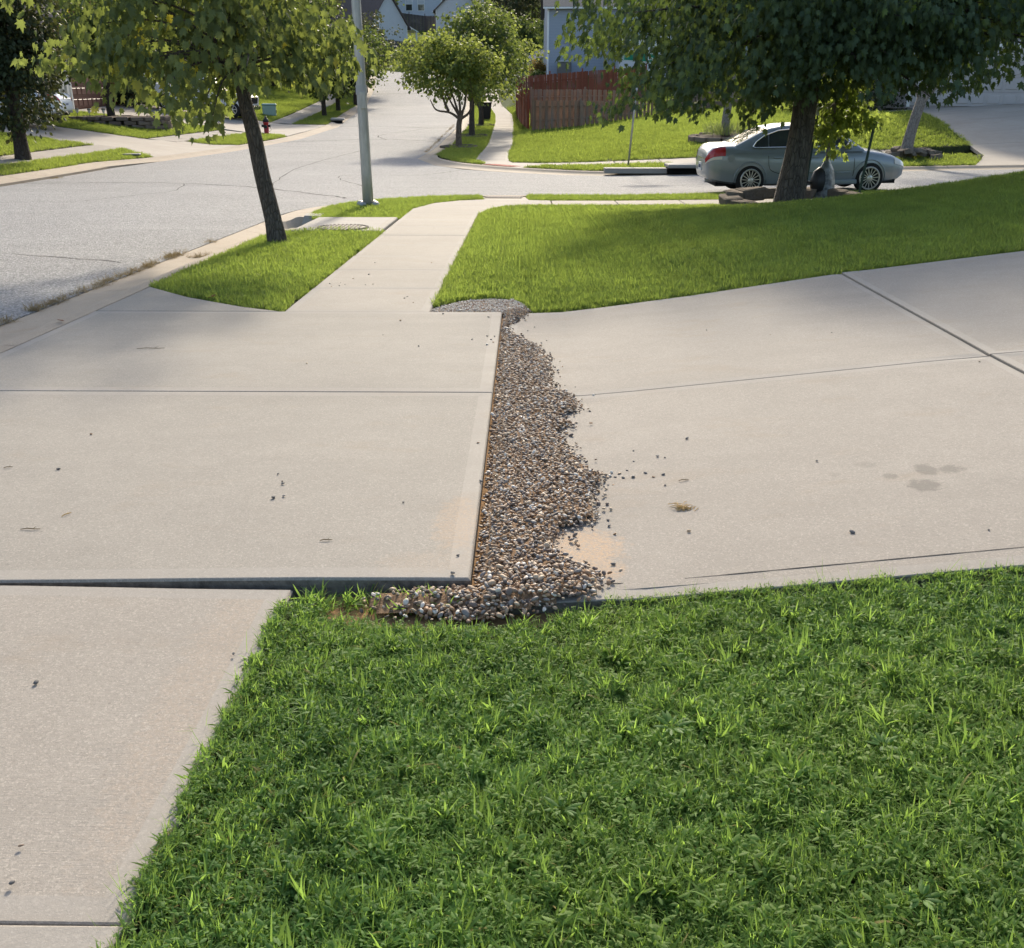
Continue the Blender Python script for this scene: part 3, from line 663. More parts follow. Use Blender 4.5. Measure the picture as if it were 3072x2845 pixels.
fz = zt(FP[:, 0], FP[:, 1]) + pile(FP) + .0055 - np.where((FP[:, 1] > 8.58) | (FP[:, 1] < 3.05), .018, 0); nfx = len(fx); fi = np.arange(len(FP)).reshape(len(fy), nfx); q4 = np.stack([fi[:-1, :-1].ravel(), fi[:-1, 1:].ravel(), fi[1:, 1:].ravel(), fi[1:, :-1].ravel()], 1); q4 = q4[inn[q4].all(1)]
link('gravel_fines', trimesh('gravel_fines', np.column_stack([FP, fz]), q4, plain('gravel_fines_sandy', lin(128, 104, 80)[:3], .95, .1, noise=.4, nscale=70, bump=.8), True), bed)
# loose pebbles kicked out over the concrete
M['peb_d'] = plain('pebble_dark', (.125, .115, .105), .7, .4, noise=.35, nscale=60)
dark_mesh = [mesh('loose_pebble', V_, F_, M['peb_d'], True) for V_, F_ in PEB[:5]]
LOOSE = [((-2.319, 4.96), (-2.246, 4.40), (-1.162, 4.32), (-1.118, 4.22), (-1.105, 4.18), (-1.105, 4.0), (-1.065, 4.02), (-.522, 3.94), (-.195, 4.22), (-.235, 4.82), (-.255, 3.22), (-.247, 3.38)),
         ((-.396, 7.4), (-.225, 7.52), (-.23, 7.30), (-.25, 7.40), (-.282, 7.52), (-.274, 7.22), (-.782, 7.16), (-1.103, 7.56), (-1.036, 8.14), (-.3, 8.3), (-.7, 8.45), (-1.5, 6.6)),
         ((-2.0, 10.12), (-1.95, 9.95), (-1.876, 9.98), (-1.836, 10.08), (-1.812, 10.46), (-1.69, 10.76), (-1.759, 11.7), (-1.089, 11.7), (-1.131, 9.26), (-1.112, 9.34), (-1.02, 9.02), (-1.9, 10.2), (-1.62, 10.05), (-1.55, 10.1), (-1.4, 15.6)),
         ((1.383, 7.32), (.266, 6.04), (.177, 7.38), (1.777, 6.98), (2.18, 6.86), (.09, 7.9), (2.729, 5.75), (.33, 6.0)),
         ((.846, 4.8), (.559, 4.68), (.665, 4.56), (.70, 4.54), (.543, 4.52), (.611, 4.28), (.66, 4.30), (.649, 4.16), (.52, 4.30), (.435, 4.32), (.473, 4.30), (.42, 4.22), (1.37, 4.30), (1.278, 3.48), (.671, 3.62), (1.763, 3.40), (.346, 3.36), (.37, 3.31), (.36, 3.8), (.50, 4.40), (.46, 4.36), (.58, 4.34)),
         ((-1.461, 2.5), (-1.169, 1.8), (-1.131, 1.68), (-.917, 2.68))]
LL = ['small dark loose pebble on the near apron slab', 'small loose pebble on the far apron slab', 'small loose pebble on the sidewalk between lawns', 'small loose pebble on the upper right driveway slab', 'small loose pebble on the near right slab', 'tiny loose pebble on the bottom left sidewalk panel']
LG = ['loose pebbles on the near apron slab', 'loose pebbles on the far apron slab', 'loose pebbles on the sidewalk', 'loose pebbles on the upper right slab', 'loose pebbles beside the gravel', 'loose pebbles on the near sidewalk']
ORD = ['first', 'second', 'third', 'fourth', 'fifth', 'sixth', 'seventh', 'eighth', 'ninth', 'tenth', 'eleventh', 'twelfth', 'thirteenth', 'fourteenth', 'fifteenth', 'sixteenth', 'seventeenth', 'eighteenth', 'nineteenth', 'twentieth', 'twenty-first', 'twenty-second']
for g, pts in enumerate(LOOSE):
    for i, (x, y) in enumerate(pts):
        sz = random.uniform(.0085, .0135) * (.8 if g in (3, 5) else 1) * (.7 if i % 4 == 3 else 1)
        z_ = (float(z_apron(x, y)) if g < 2 else Z(x, y)) + sz * .5
        o = link('loose_pebble', (dark_mesh[i % 5] if (i + g) % 3 else single_mesh[i % 8]), None, (x, y, z_), (random.uniform(-.2, .2), random.uniform(-.2, .2), random.uniform(0, 6))); o.scale = (sz,) * 3
        tag(o, LL[g] + ', ' + ORD[sorted(pts).index((x, y))] + ' from the left', 'pebble', LG[g])
M['twig'] = plain('dry_twig', (.16, .12, .07), .9, .2)
M['straw'] = plain('dry_straw', lin(170, 140, 88)[:3], .9, .2, noise=.25)
for i, (x, y, ln, a, lab) in enumerate([(-.78, 3.52, .05, .15, 'short thin twig on the near left apron slab'), (-2.03, 3.66, .08, .05, 'dark dry twig at the left edge of the near apron slab'), (-2.75, 7.05, .2, .1, 'long dark stick on the far apron slab'), (-2.50, 4.42, .04, .4, 'chip of dark bark near the left edge of the near apron'), (.74, 4.20, .05, .2, 'tiny brown twig right of the loose pebbles'), (-1.95, 3.82, .05, 1.1, 'pale straw stalk at lower left of the near apron')]):
    m = MB(); pts = [(-ln / 2, 0, .004), (-ln / 6, ln * .04, .007), (ln / 5, -ln * .03, .006), (ln / 2, ln * .02, .004)]
    m.tube(pts, [.0016, .0024, .0022, .0012], 5); m.tube([(ln / 8, 0, .006), (ln / 4, ln * .14, .01)], [.0015, .0008], 4)
    tag(m.build('twig', M['straw'] if 'straw' in lab else M['twig'], loc=(x, y, float(z_apron(x, y)) if x < -.2 else Z(x, y)), rot=(0, 0, a)), lab, 'twig')
m = MB()
for i in range(34):
    a = random.uniform(0, 6.28); r0 = abs(random.gauss(0, .022)); l_ = random.uniform(.03, .07); c_ = (r0 * math.cos(a) * 1.6, r0 * math.sin(a)); b_ = random.uniform(0, 6.28)
    m.tube([(c_[0] - l_ / 2 * math.cos(b_), c_[1] - l_ / 2 * math.sin(b_), .003), (c_[0], c_[1], random.uniform(.005, .014)), (c_[0] + l_ / 2 * math.cos(b_ + .4), c_[1] + l_ / 2 * math.sin(b_ + .4), .003)], [.0010, .0016, .0008], 4)
tag(m.build('straw_clump', M['straw'], loc=(.69, 3.87, Z(.69, 3.87))), 'small clump of dry straw on the near right driveway slab', 'straw')
def leaf_litter(x, y, s_, lab):
    V = [(0, 0, .0), (.5, .3, .12), (.35, .8, .05), (0, 1.1, .2), (-.35, .8, .1), (-.5, .3, .02)]
    m = MB(); m.add([(a * s_, b * s_, c * s_ + .004) for a, b, c in V], [(0, 1, 2, 3), (0, 3, 4, 5)]); m.add([(a * s_, b * s_, c * s_ + .0025) for a, b, c in V], [(3, 2, 1, 0), (5, 4, 3, 0)])
    tag(m.build('fallen_leaf', plain('dry_leaf', lin(120, 72, 42)[:3], .8, .2, noise=.3), loc=(x, y, Z(x, y) + .01), rot=(.2, .1, random.uniform(0, 6))), lab, 'leaf')
leaf_litter(-2.98, 9.20, .07, 'brown dry leaf at the front edge of the maple strip'); leaf_litter(-3.83, 8.05, .055, 'reddish dry leaf lying in the gutter joint')

# ---------------------------------------------------------------- houses
M['white'] = plain('white_trim', (.74, .74, .72), .5, .4, noise=.06, nscale=6)
M['glass'] = plain('window_glass', (.03, .035, .04), .06, .9)
M['blind'] = plain('window_blind', (.50, .52, .54), .6, .3)
def framed_window(parent, c, w, h, axis, depth=.06, sash=True):
    """window part on a wall; axis 'x': wall normal along local -y, 'y': wall normal along local +x"""
    m = MB(); t_ = .07
    def B(cx, cz, dx, dz, dd=depth, off=0):
        if axis == 'x': m.box((c[0] + cx, c[1] - dd / 2 + off, c[2] + cz), (dx, dd, dz))
        else: m.box((c[0] + dd / 2 - off, c[1] + cx, c[2] + cz), (dd, dx, dz))
    B(-w / 2, 0, t_, h + t_); B(w / 2, 0, t_, h + t_); B(0, h / 2, w - t_, t_); B(0, -h / 2, w - t_, t_)
    if sash: B(0, 0, w - t_, .045, depth * .8)
    win = m.build('window', M['white'], parent)
    m = MB(); B(0, h / 4, w - t_, h / 2 - .05, .012); m.build('pane', M['blind'], win)
    m = MB(); B(0, -h / 4, w - t_, h / 2 - .05, .012); m.build('pane', M['glass'], win)
    return win
def house(name, label, x, y, rz, w, d, h, rise, wall, roof, ridge='y', over=.35, z=None, trim=True):
    """box house, local origin at centre of the footprint; gables on the ends of the ridge"""
    zb = Z(x, y) - .4 if z is None else z
    e = empty(name, (x, y, zb), rz, label, 'house')
    X, Y = w / 2, d / 2; m = MB()
    V = [(-X, -Y, 0), (X, -Y, 0), (X, Y, 0), (-X, Y, 0), (-X, -Y, h), (X, -Y, h), (X, Y, h), (-X, Y, h)]
    if ridge == 'y':
        V += [(0, -Y, h + rise), (0, Y, h + rise)]; F = [(0, 1, 5, 8, 4), (2, 3, 7, 9, 6), (1, 2, 6, 5), (3, 0, 4, 7)]
    else:
        V += [(-X, 0, h + rise), (X, 0, h + rise)]; F = [(0, 1, 5, 4), (2, 3, 7, 6), (1, 2, 6, 9, 5), (3, 0, 4, 8, 7)]
    m.add(V, F); m.build('wall', wall, e)
    m = MB(); th = .14
    if ridge == 'y':
        k = rise / X
        for s_ in (-1, 1):
            a = (s_ * (X + over), h - k * over + .03); b = (0, h + rise + .03)
            m.add([(a[0], -Y - over, a[1]), (a[0], Y + over, a[1]), (b[0], Y + over, b[1]), (b[0], -Y - over, b[1]),
                   (a[0], -Y - over, a[1] + th), (a[0], Y + over, a[1] + th), (b[0], Y + over, b[1] + th), (b[0], -Y - over, b[1] + th)],
                  [(0, 3, 2, 1), (4, 5, 6, 7), (0, 1, 5, 4), (1, 2, 6, 5), (2, 3, 7, 6), (3, 0, 4, 7)])
    else:
        k = rise / Y
        for s_ in (-1, 1):
            a = (s_ * (Y + over), h - k * over + .03); b = (0, h + rise + .03)
            m.add([(-X - over, a[0], a[1]), (X + over, a[0], a[1]), (X + over, b[0], b[1]), (-X - over, b[0], b[1]),
                   (-X - over, a[0], a[1] + th), (X + over, a[0], a[1] + th), (X + over, b[0], b[1] + th), (-X - over, b[0], b[1] + th)],
                  [(0, 1, 2, 3), (4, 7, 6, 5), (0, 4, 5, 1), (1, 5, 6, 2), (2, 6, 7, 3), (3, 7, 4, 0)])
    rf = m.build('roof', roof, e)
    for s_ in (-1, 1):
        m = MB()
        if ridge == 'y': m.box((s_ * (X + over + .05), 0, h - rise / X * over + .08), (.10, 2 * Y + 2 * over, .12))
        else: m.box((0, s_ * (Y + over + .05), h - rise / Y * over + .08), (2 * X + 2 * over, .10, .12))
        m.build('gutter', M['white'], rf)
    if trim:
        for sx in (-1, 1):
            for sy in (-1, 1):
                m = MB(); m.box((sx * (X - .04), sy * (Y - .04), h / 2), (.14, .14, h)); m.build('corner_board', M['white'], e)
    return e
M['sid_white'] = siding('siding_white', (.66, .67, .69)); M['sid_grey'] = siding('siding_pale_grey', (.50, .54, .60)); M['sid_blue'] = siding('siding_blue_grey', (.30, .34, .40), .2, amt=.3)
M['sid_tan'] = siding('siding_tan', (.40, .34, .25)); M['sid_mauve'] = siding('siding_mauve', (.40, .36, .36))
M['roof_b'] = shingles('shingles_brown', (.15, .115, .105)); M['roof_g'] = shingles('shingles_grey', (.14, .135, .13))
M['brick'] = shingles('brick_wall', (.26, .10, .065))
# far end of the street
h1 = house('house', 'white sided house with steep brown roof left of the hill fence', -19.4, 131.8, math.radians(40), 5.2, 10, 2.0, 3.6, M['sid_white'], M['roof_b'], 'y', z=6.0)
m = MB(); m.box((3.5, -3.2, 1.75), (1.9, 3.2, .12), M=Matrix.Rotation(.42, 3, 'Y')); m.build('porch_roof', M['white'], h1)
for k in range(3): m = MB(); m.box((4.2, -4.6 + 1.35 * k, .6), (.16, .16, 1.8)); m.build('porch_post', M['white'], h1)
m = MB(); m.box((2.63, -3.2, .8), (.06, 2.6, 1.4)); m.build('porch_opening', M['glass'], h1)
h2 = house('house', 'white sided gable house on the hill right of the wooden fence', -8.65, 142.5, math.radians(2), 5.7, 9, 4.3, 2.6, M['sid_white'], M['roof_b'], 'y', z=6.0)
m = MB()
for s_ in (-.16, .16):
    m.box((s_, -4.53, 4.5), (.16, .05, .42))
m.build('gable_vent', plain('vent_grey', (.35, .37, .38)), h2)
h3 = house('house', 'pale grey house high on the hill with two white framed windows', -16.4, 169.6, 0, 7.5, 9, 6.0, 3, M['sid_grey'], M['roof_b'], 'x', z=10.9)
framed_window(h3, (-1.25, -4.51, 1.85), 1.0, 1.8, 'x'); framed_window(h3, (.6, -4.51, 1.85), 1.0, 1.8, 'x')
h3b = house('house', 'grey house wing behind the white gable house', -10.3, 171.5, 0, 5.5, 9, 5.2, 2.5, M['sid_mauve'], M['roof_b'], 'x', z=10.9)
framed_window(h3b, (-1.9, -4.51, 1.6), .8, 1.3, 'x')
# blue-grey house behind the red fence
hb = house('house', 'blue grey sided house behind the stained fence, air conditioner at its side', 12.2, 88.0, 0, 21, 14, 4.9, 3.2, M['sid_blue'], M['roof_g'], 'x', z=Z(3.5, 82) - .3)
framed_window(hb, (-2.0, -7.01, 3.3), 1.2, 1.5, 'x'); framed_window(hb, (3.5, -7.01, 3.3), 1.2, 1.5, 'x')
m = MB(); m.box((-3.2, -8.6, 1.4), (4.2, 3.2, 2.9)); m.build('wing', M['sid_white'], hb)
m = MB()
for k in range(3): m.bbox((-9.6 + .42 * k, -7.04, 2.55), (.16, .1, .28), .02)
m.tube([(-9.15, -7.06, 2.5), (-9.0, -7.1, 2.9), (-8.85, -7.06, 2.6), (-8.85, -7.06, .5)], .05, 6); m.build('meter_boxes', plain('meter_grey', (.3, .31, .32), .6), hb)
ac = empty('air_conditioner', (2.95, 79.8, Z(2.95, 79.8) - .1), 0, 'grey square air conditioner unit beside the blue grey house', 'air conditioner')
M['acg'] = plain('ac_louvre', (.13, .125, .12), .6, .4); M['acl'] = plain('ac_cap', (.36, .37, .36), .5, .4)
m = MB(); m.bbox((0, 0, .62), (1.05, 1.05, 1.05), .05); m.build('louvre_case', M['acg'], ac)
for k in range(9): m = MB(); m.box((0, 0, .2 + k * .1), (1.07, 1.07, .018)); m.build('louvre', M['acg'], ac)
m = MB(); m.bbox((0, 0, 1.2), (1.12, 1.12, .12), .04); m.lathe([(.42, 1.25), (.40, 1.30), (.1, 1.31), (.001, 1.31)], 16); m.build('top_cap', M['acl'], ac)
m = MB(); m.box((0, 0, .03), (1.3, 1.3, .12)); m.build('pad', M['conc_f'], ac)
# garage house on the right
gr = math.radians(-40)
hg = house('house', 'pale garage house with white panelled door at the top of the right driveway', 20.6, 46.0, gr, 8.2, 8.5, 3.3, 2.6, M['sid_mauve'], M['roof_g'], 'y', z=Z(18, 42.2) - .12)
m = MB(); m.box((-3.75, -4.2, .35), (.75, .28, .95)); m.build('footing', M['curbgrey'], hg)
m = MB(); m.box((-3.55, -4.29, 1.9), (.5, .08, 2.2)); m.build('white_siding_strip', M['sid_white'], hg)
M['gdoor'] = plain('garage_door_pale', (.47, .44, .43), .55, .35, noise=.05, nscale=3)
def garage_door(parent, cx, yf, w, rows, cols, mat, mat_panel, zb=.12, ph=.533, side='x', framew=.12):
    def P(m, x, off, z, dx, dy, dz, b=0):
        if side == 'x': (m.bbox if b else m.box)(*( ((cx + x, yf - off, z), (dx, dy, dz)) + ((b,) if b else ())))
        else: (m.bbox if b else m.box)(*( ((yf + off, cx + x, z), (dy, dx, dz)) + ((b,) if b else ())))
    m = MB()
    for r_ in range(rows): P(m, 0, .03, zb + ph * (r_ + .5), w, .06, ph - .012)
    g = m.build('garage_door', mat, parent)
    for r_ in range(rows):
        for c_ in range(cols):
            m = MB(); P(m, -w / 2 + (c_ + .5) * w / cols, .07, zb + ph * (r_ + .48), w / cols * .76, .035, ph * .58, .016); m.build('panel', mat_panel, g)
    m = MB(); P(m, -w / 2 - framew / 2, .05, zb + ph * rows / 2, framew, .12, ph * rows + .1); P(m, w / 2 + framew / 2, .05, zb + ph * rows / 2, framew, .12, ph * rows + .1); P(m, 0, .05, zb + ph * rows + .08, w + 2 * framew, .13, .16); m.build('frame', M['white'], g)
    return g
garage_door(hg, .45, -4.25, 5.4, 4, 9, M['gdoor'], M['gdoor'])
# left houses
ha = house('house', 'tan lap sided house with white corner boards behind the white sedan', -30.2, 41.5, 0, 11, 9, 5.6, 2.8, M['sid_tan'], M['roof_b'], 'x', z=Z(-25, 41) - .2)
m = MB(); m.box((5.53, 2.6, 1.6), (.08, 2.4, 3.0)); m.build('brick_facing', M['brick'], ha)
m = MB(); m.box((5.56, 3.9, 2.4), (.10, .24, 4.4)); m.box((5.56, 1.2, 2.4), (.10, .24, 4.4)); m.build('porch_column', M['white'], ha)
framed_window(ha, (5.5, -2.4, 3.6), 1.2, 1.5, 'y')
hbk = house('house', 'house with brown panelled garage door and white trim across the street', -28.1, 56.2, 0, 11, 13, 3.2, 3.0, M['brick'], M['roof_b'], 'x', z=Z(-22.6, 55) - .12)
M['gbrown'] = plain('garage_door_brown', (.135, .062, .042), .55, .35, noise=.1, nscale=3); M['gbrown2'] = plain('garage_panel_brown', (.155, .072, .050), .5, .4)
garage_door(hbk, -1.7, 5.5, 4.6, 4, 8, M['gbrown'], M['gbrown2'], side='y')
m = MB()
for yy_ in (-5.6, -5.1, -4.6): m.box((5.6, yy_, 1.4), (.14, .2, 2.7))
m.build('porch_post', M['white'], hbk)
m = MB(); m.box((5.53, -4.9, 1.4), (.06, 1.9, 2.7)); m.build('siding_panel', M['sid_white'], hbk)

# ---------------------------------------------------------------- fences
M['wood'] = woodmat('weathered_fence_wood', (.27, .165, .108, 1), (.40, .275, .19, 1)); M['redwood'] = woodmat('red_stained_wood', (.25, .075, .042, 1), (.34, .115, .066, 1)); M['greywood'] = woodmat('grey_old_wood', (.10, .085, .085, 1), (.16, .14, .135, 1))
def picket_mesh(h, w, mat, dog=True):
    poly = [(-w / 2, 0), (w / 2, 0), (w / 2, h - .04), (w / 2 - .03, h), (-w / 2 + .03, h), (-w / 2, h - .04)]
    m = MB(); m.prism(poly, .018, Matrix(((1, 0, 0), (0, 0, 1), (0, 1, 0))).to_4x4())
    return mesh('picket', m.V, [f[::-1] for f in m.F], mat)
def fence(name, label, pts, h, mat, pw=.14, gap=.008, shadow=False, zo=-.02, top=None, posts=2.4, rails=(.35, .8), postup=.12):
    """pts: list of (x,y); boards follow the ground, or end at the heights given in top (list per point)"""
    e = empty(name, (pts[0][0], pts[0][1], 0), 0, label, 'fence'); ox, oy = pts[0]
    S = [0]
    for a, b in zip(pts, pts[1:]): S.append(S[-1] + math.hypot(b[0] - a[0], b[1] - a[1]))
    xs = [p[0] for p in pts]; ys = [p[1] for p in pts]; n = int(S[-1] / (pw + gap)); cache = {}
    for i in range(n):
        s_ = (i + .5) * S[-1] / n; x, y = np.interp(s_, S, xs), np.interp(s_, S, ys); x2, y2 = np.interp(s_ + .05, S, xs), np.interp(s_ + .05, S, ys); x1, y1 = np.interp(s_ - .05, S, xs), np.interp(s_ - .05, S, ys)
        a = math.atan2(y2 - y1, x2 - x1); zb = Z(x, y) + zo; hh = h if top is None else float(np.interp(s_, S, top)) - zb
        hh = round(hh + random.uniform(-.015, .015), 2); key = hh
        if key not in cache: cache[key] = picket_mesh(max(.3, hh), pw, mat)
        off = (.045 if i % 2 else -.045) if shadow else 0
        link('picket', cache[key], e, (x - ox - math.sin(a) * off, y - oy + math.cos(a) * off, zb), (random.uniform(-.01, .01), random.uniform(-.012, .012), a))
    k = max(1, round(S[-1] / posts))
    for i in range(k + 1):
        s_ = S[-1] * i / k; x, y = np.interp(s_, S, xs), np.interp(s_, S, ys); zb = Z(x, y); hh = h if top is None else float(np.interp(s_, S, top)) - zb
        m = MB(); m.bbox((0, 0, hh / 2), (.10, .10, hh + postup * 2), .01); m.build('post', mat, e, loc=(x - ox, y - oy, zb))
    for fr in rails:
        m = MB(); q = []
        for s_ in np.linspace(0, S[-1], max(3, int(S[-1] / .8))):
            x, y = np.interp(s_, S, xs), np.interp(s_, S, ys); zb = Z(x, y); hh = h if top is None else float(np.interp(s_, S, top)) - zb; q.append((x - ox, y - oy, zb + hh * fr))
        m.tube(q, .035, 4); m.build('rail', mat, e)
    return e
fence('fence', 'weathered brown board fence along the far lawn, nearest of the fences', [(.42, 52.2), (3.0, 52.6), (5.2, 54.0), (8.5, 57)], 1.6, M['wood'], pw=.14, shadow=True, top=[.80, .80, .72, .80])
fence('fence', 'second weathered board fence standing behind the nearest one, greyer top', [(.35, 55.6), (3.4, 56), (5.8, 57.2)], 1.8, M['wood'], pw=.14, shadow=True, top=[1.30, 1.30, 1.22])
fence('fence', 'red stained side fence running back beside the long sidewalk', [(.20, 53.4), (-.15, 58), (-.42, 64), (-.55, 72.5)], 1.8, M['redwood'], top=[1.02, 1.30, 1.55, 2.0], postup=.15)
fence('fence', 'red stained back fence below the blue grey house', [(-.55, 72.7), (2.5, 73.2), (8.5, 74.5)], 1.8, M['redwood'], top=[2.0, 2.25, 2.7], postup=.2)
fence('fence', 'old grey privacy fence on the hill between the white houses', [(-18.0, 148), (-15, 148.3), (-11.6, 148.6)], 2.0, M['greywood'], pw=.2, posts=2.4, zo=-.15)
fence('fence', 'low grey fence below the privacy fence at the street end', [(-16.6, 123.0), (-13.6, 123.5), (-11.2, 124.2)], 1.5, M['greywood'], pw=.2, posts=2.4, zo=-.15)

# ---------------------------------------------------------------- cars
def paint(name, c, metal=.35, rough=.32):
    t = NT(name, rough, .5); t.b.inputs['Metallic'].default_value = metal; t.b.inputs['Coat Weight'].default_value = .6; t.b.inputs['Coat Roughness'].default_value = .06
    t.color(t.mix(t.range(t.noise(3, 3), .3, .7, 0, .25), c, tuple(.86 * x for x in c[:3]))); return t.m
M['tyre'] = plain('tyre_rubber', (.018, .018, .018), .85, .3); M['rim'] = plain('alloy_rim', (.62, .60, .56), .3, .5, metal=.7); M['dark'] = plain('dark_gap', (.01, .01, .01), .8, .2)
M['redlens'] = plain('red_lens', (.42, .02, .02), .15, .7); M['clearlens'] = plain('clear_lens', (.62, .60, .54), .15, .7); M['chrome'] = plain('chrome_trim', (.75, .75, .74), .15, .5, metal=1)
M['cglass'] = plain('car_glass', (.035, .045, .05), .05, .9); M['plate'] = plain('licence_plate', (.6, .62, .64), .4, .4)
ST = [(-2.40, .58, .44, .80), (-2.35, .72, .36, .93), (-2.25, .80, .31, 1.02), (-2.08, .855, .28, 1.055), (-1.8, .885, .24, 1.06), (-1.38, .897, .22, 1.02), (-.9, .90, .20, .985), (-.3, .90, .19, .955), (.3, .90, .19, .94), (.9, .90, .19, .935), (1.2, .896, .2, .93), (1.44, .89, .2, .90), (1.75, .87, .22, .85), (2.0, .83, .24, .79), (2.2, .75, .27, .71), (2.32, .64, .33, .64), (2.39, .48, .40, .57)]
SX = [s_[0] for s_ in ST]
def sect(x):
    w, zb, zs = (np.interp(x, SX, [s_[k] for s_ in ST]) for k in (1, 2, 3))
    return [(0, zb), (w * .78, zb), (w * .945, zb + .05), (w * .985, zb + .16), (w, zb + (zs - zb) * .50), (w * .995, zb + (zs - zb) * .70), (w * .965, zs - .075), (w * .90, zs - .015), (w * .72, zs + .012), (0, zs + .035)]
def bp(x, s_):
    c = sect(x); i = min(int(s_), len(c) - 2); f = s_ - i; return (c[i][0] * (1 - f) + c[i + 1][0] * f, c[i][1] * (1 - f) + c[i + 1][1] * f)
def side_y(x, z):
    c = sect(x)[1:8]
    return float(np.interp(z, [p[1] for p in c], [p[0] for p in c]))
GX_ = [-1.80, -1.5, -1.22, -.95, -.6, -.2, .2, .55, .9, 1.27]; GZ_ = [1.05, 1.18, 1.305, 1.405, 1.455, 1.468, 1.45, 1.395, 1.185, .945]
def gwr(z): return .855 - (z - .95) * .44
def cutmesh(o, cyls):
    for (x, z, r) in cyls:
        bm = bmesh.new(); bmesh.ops.create_cone(bm, cap_ends=True, segments=28, radius1=r, radius2=r, depth=3)
        for v in bm.verts: v.co = Vector((v.co.x + x, v.co.z, v.co.y + z))
        bmesh.ops.recalc_face_normals(bm, faces=list(bm.faces))
        me = bpy.data.meshes.new('cut'); bm.to_mesh(me); bm.free(); c = bpy.data.objects.new('cut', me); COL.objects.link(c)
        md = o.modifiers.new('b', 'BOOLEAN'); md.operation = 'DIFFERENCE'; md.object = c; md.solver = 'EXACT'
        bpy.context.view_layer.update()
        dg = bpy.context.evaluated_depsgraph_get(); me2 = bpy.data.meshes.new_from_object(o.evaluated_get(dg))
        o.modifiers.clear(); o.data = me2; bpy.data.objects.remove(c)
def wheel(parent, x, y, z, r, rimr, side, spokes, w=.22):
    e = MB(); n = 32
    prof = [(rimr + .005, -w / 2), (r - .04, -w / 2), (r - .008, -w / 2 + .03), (r, -w / 4), (r, w / 4), (r - .008, w / 2 - .03), (r - .04, w / 2), (rimr + .005, w / 2)]
    R = Matrix.Rotation(math.pi / 2, 3, 'X')
    e.lathe(prof, n, M=R); ty = e.build('wheel', M['tyre'], parent, True, loc=(x, y, z))
    m = MB(); yo = side * (w / 2 + .006)
    rg = []
    for k in range(25): a = 2 * math.pi * k / 24; rg.append((rimr * .985 * math.cos(a), yo, rimr * .985 * math.sin(a)))
    m.tube(rg, .018, 6, False)
    for k in range(spokes):
        a = 2 * math.pi * (k + .25) / spokes; c_, s_ = math.cos(a), math.sin(a); wd = (.016 if spokes > 9 else .045)
        R2 = Matrix(((c_, 0, -s_), (0, 1, 0), (s_, 0, c_))); m.box((c_ * rimr * .58, yo - side * .008, s_ * rimr * .58), (rimr * .86, .025, wd), M=R2)
    m.lathe([(.062, -.012), (.062, .016), (.04, .024), (.001, .026)] if side > 0 else [(.062, .012), (.062, -.016), (.04, -.024), (.001, -.026)], 14, (0, yo, 0), M=Matrix(((1, 0, 0), (0, 0, 1), (0, 1, 0))))
    m.build('rim', M['rim'], ty)
    return ty
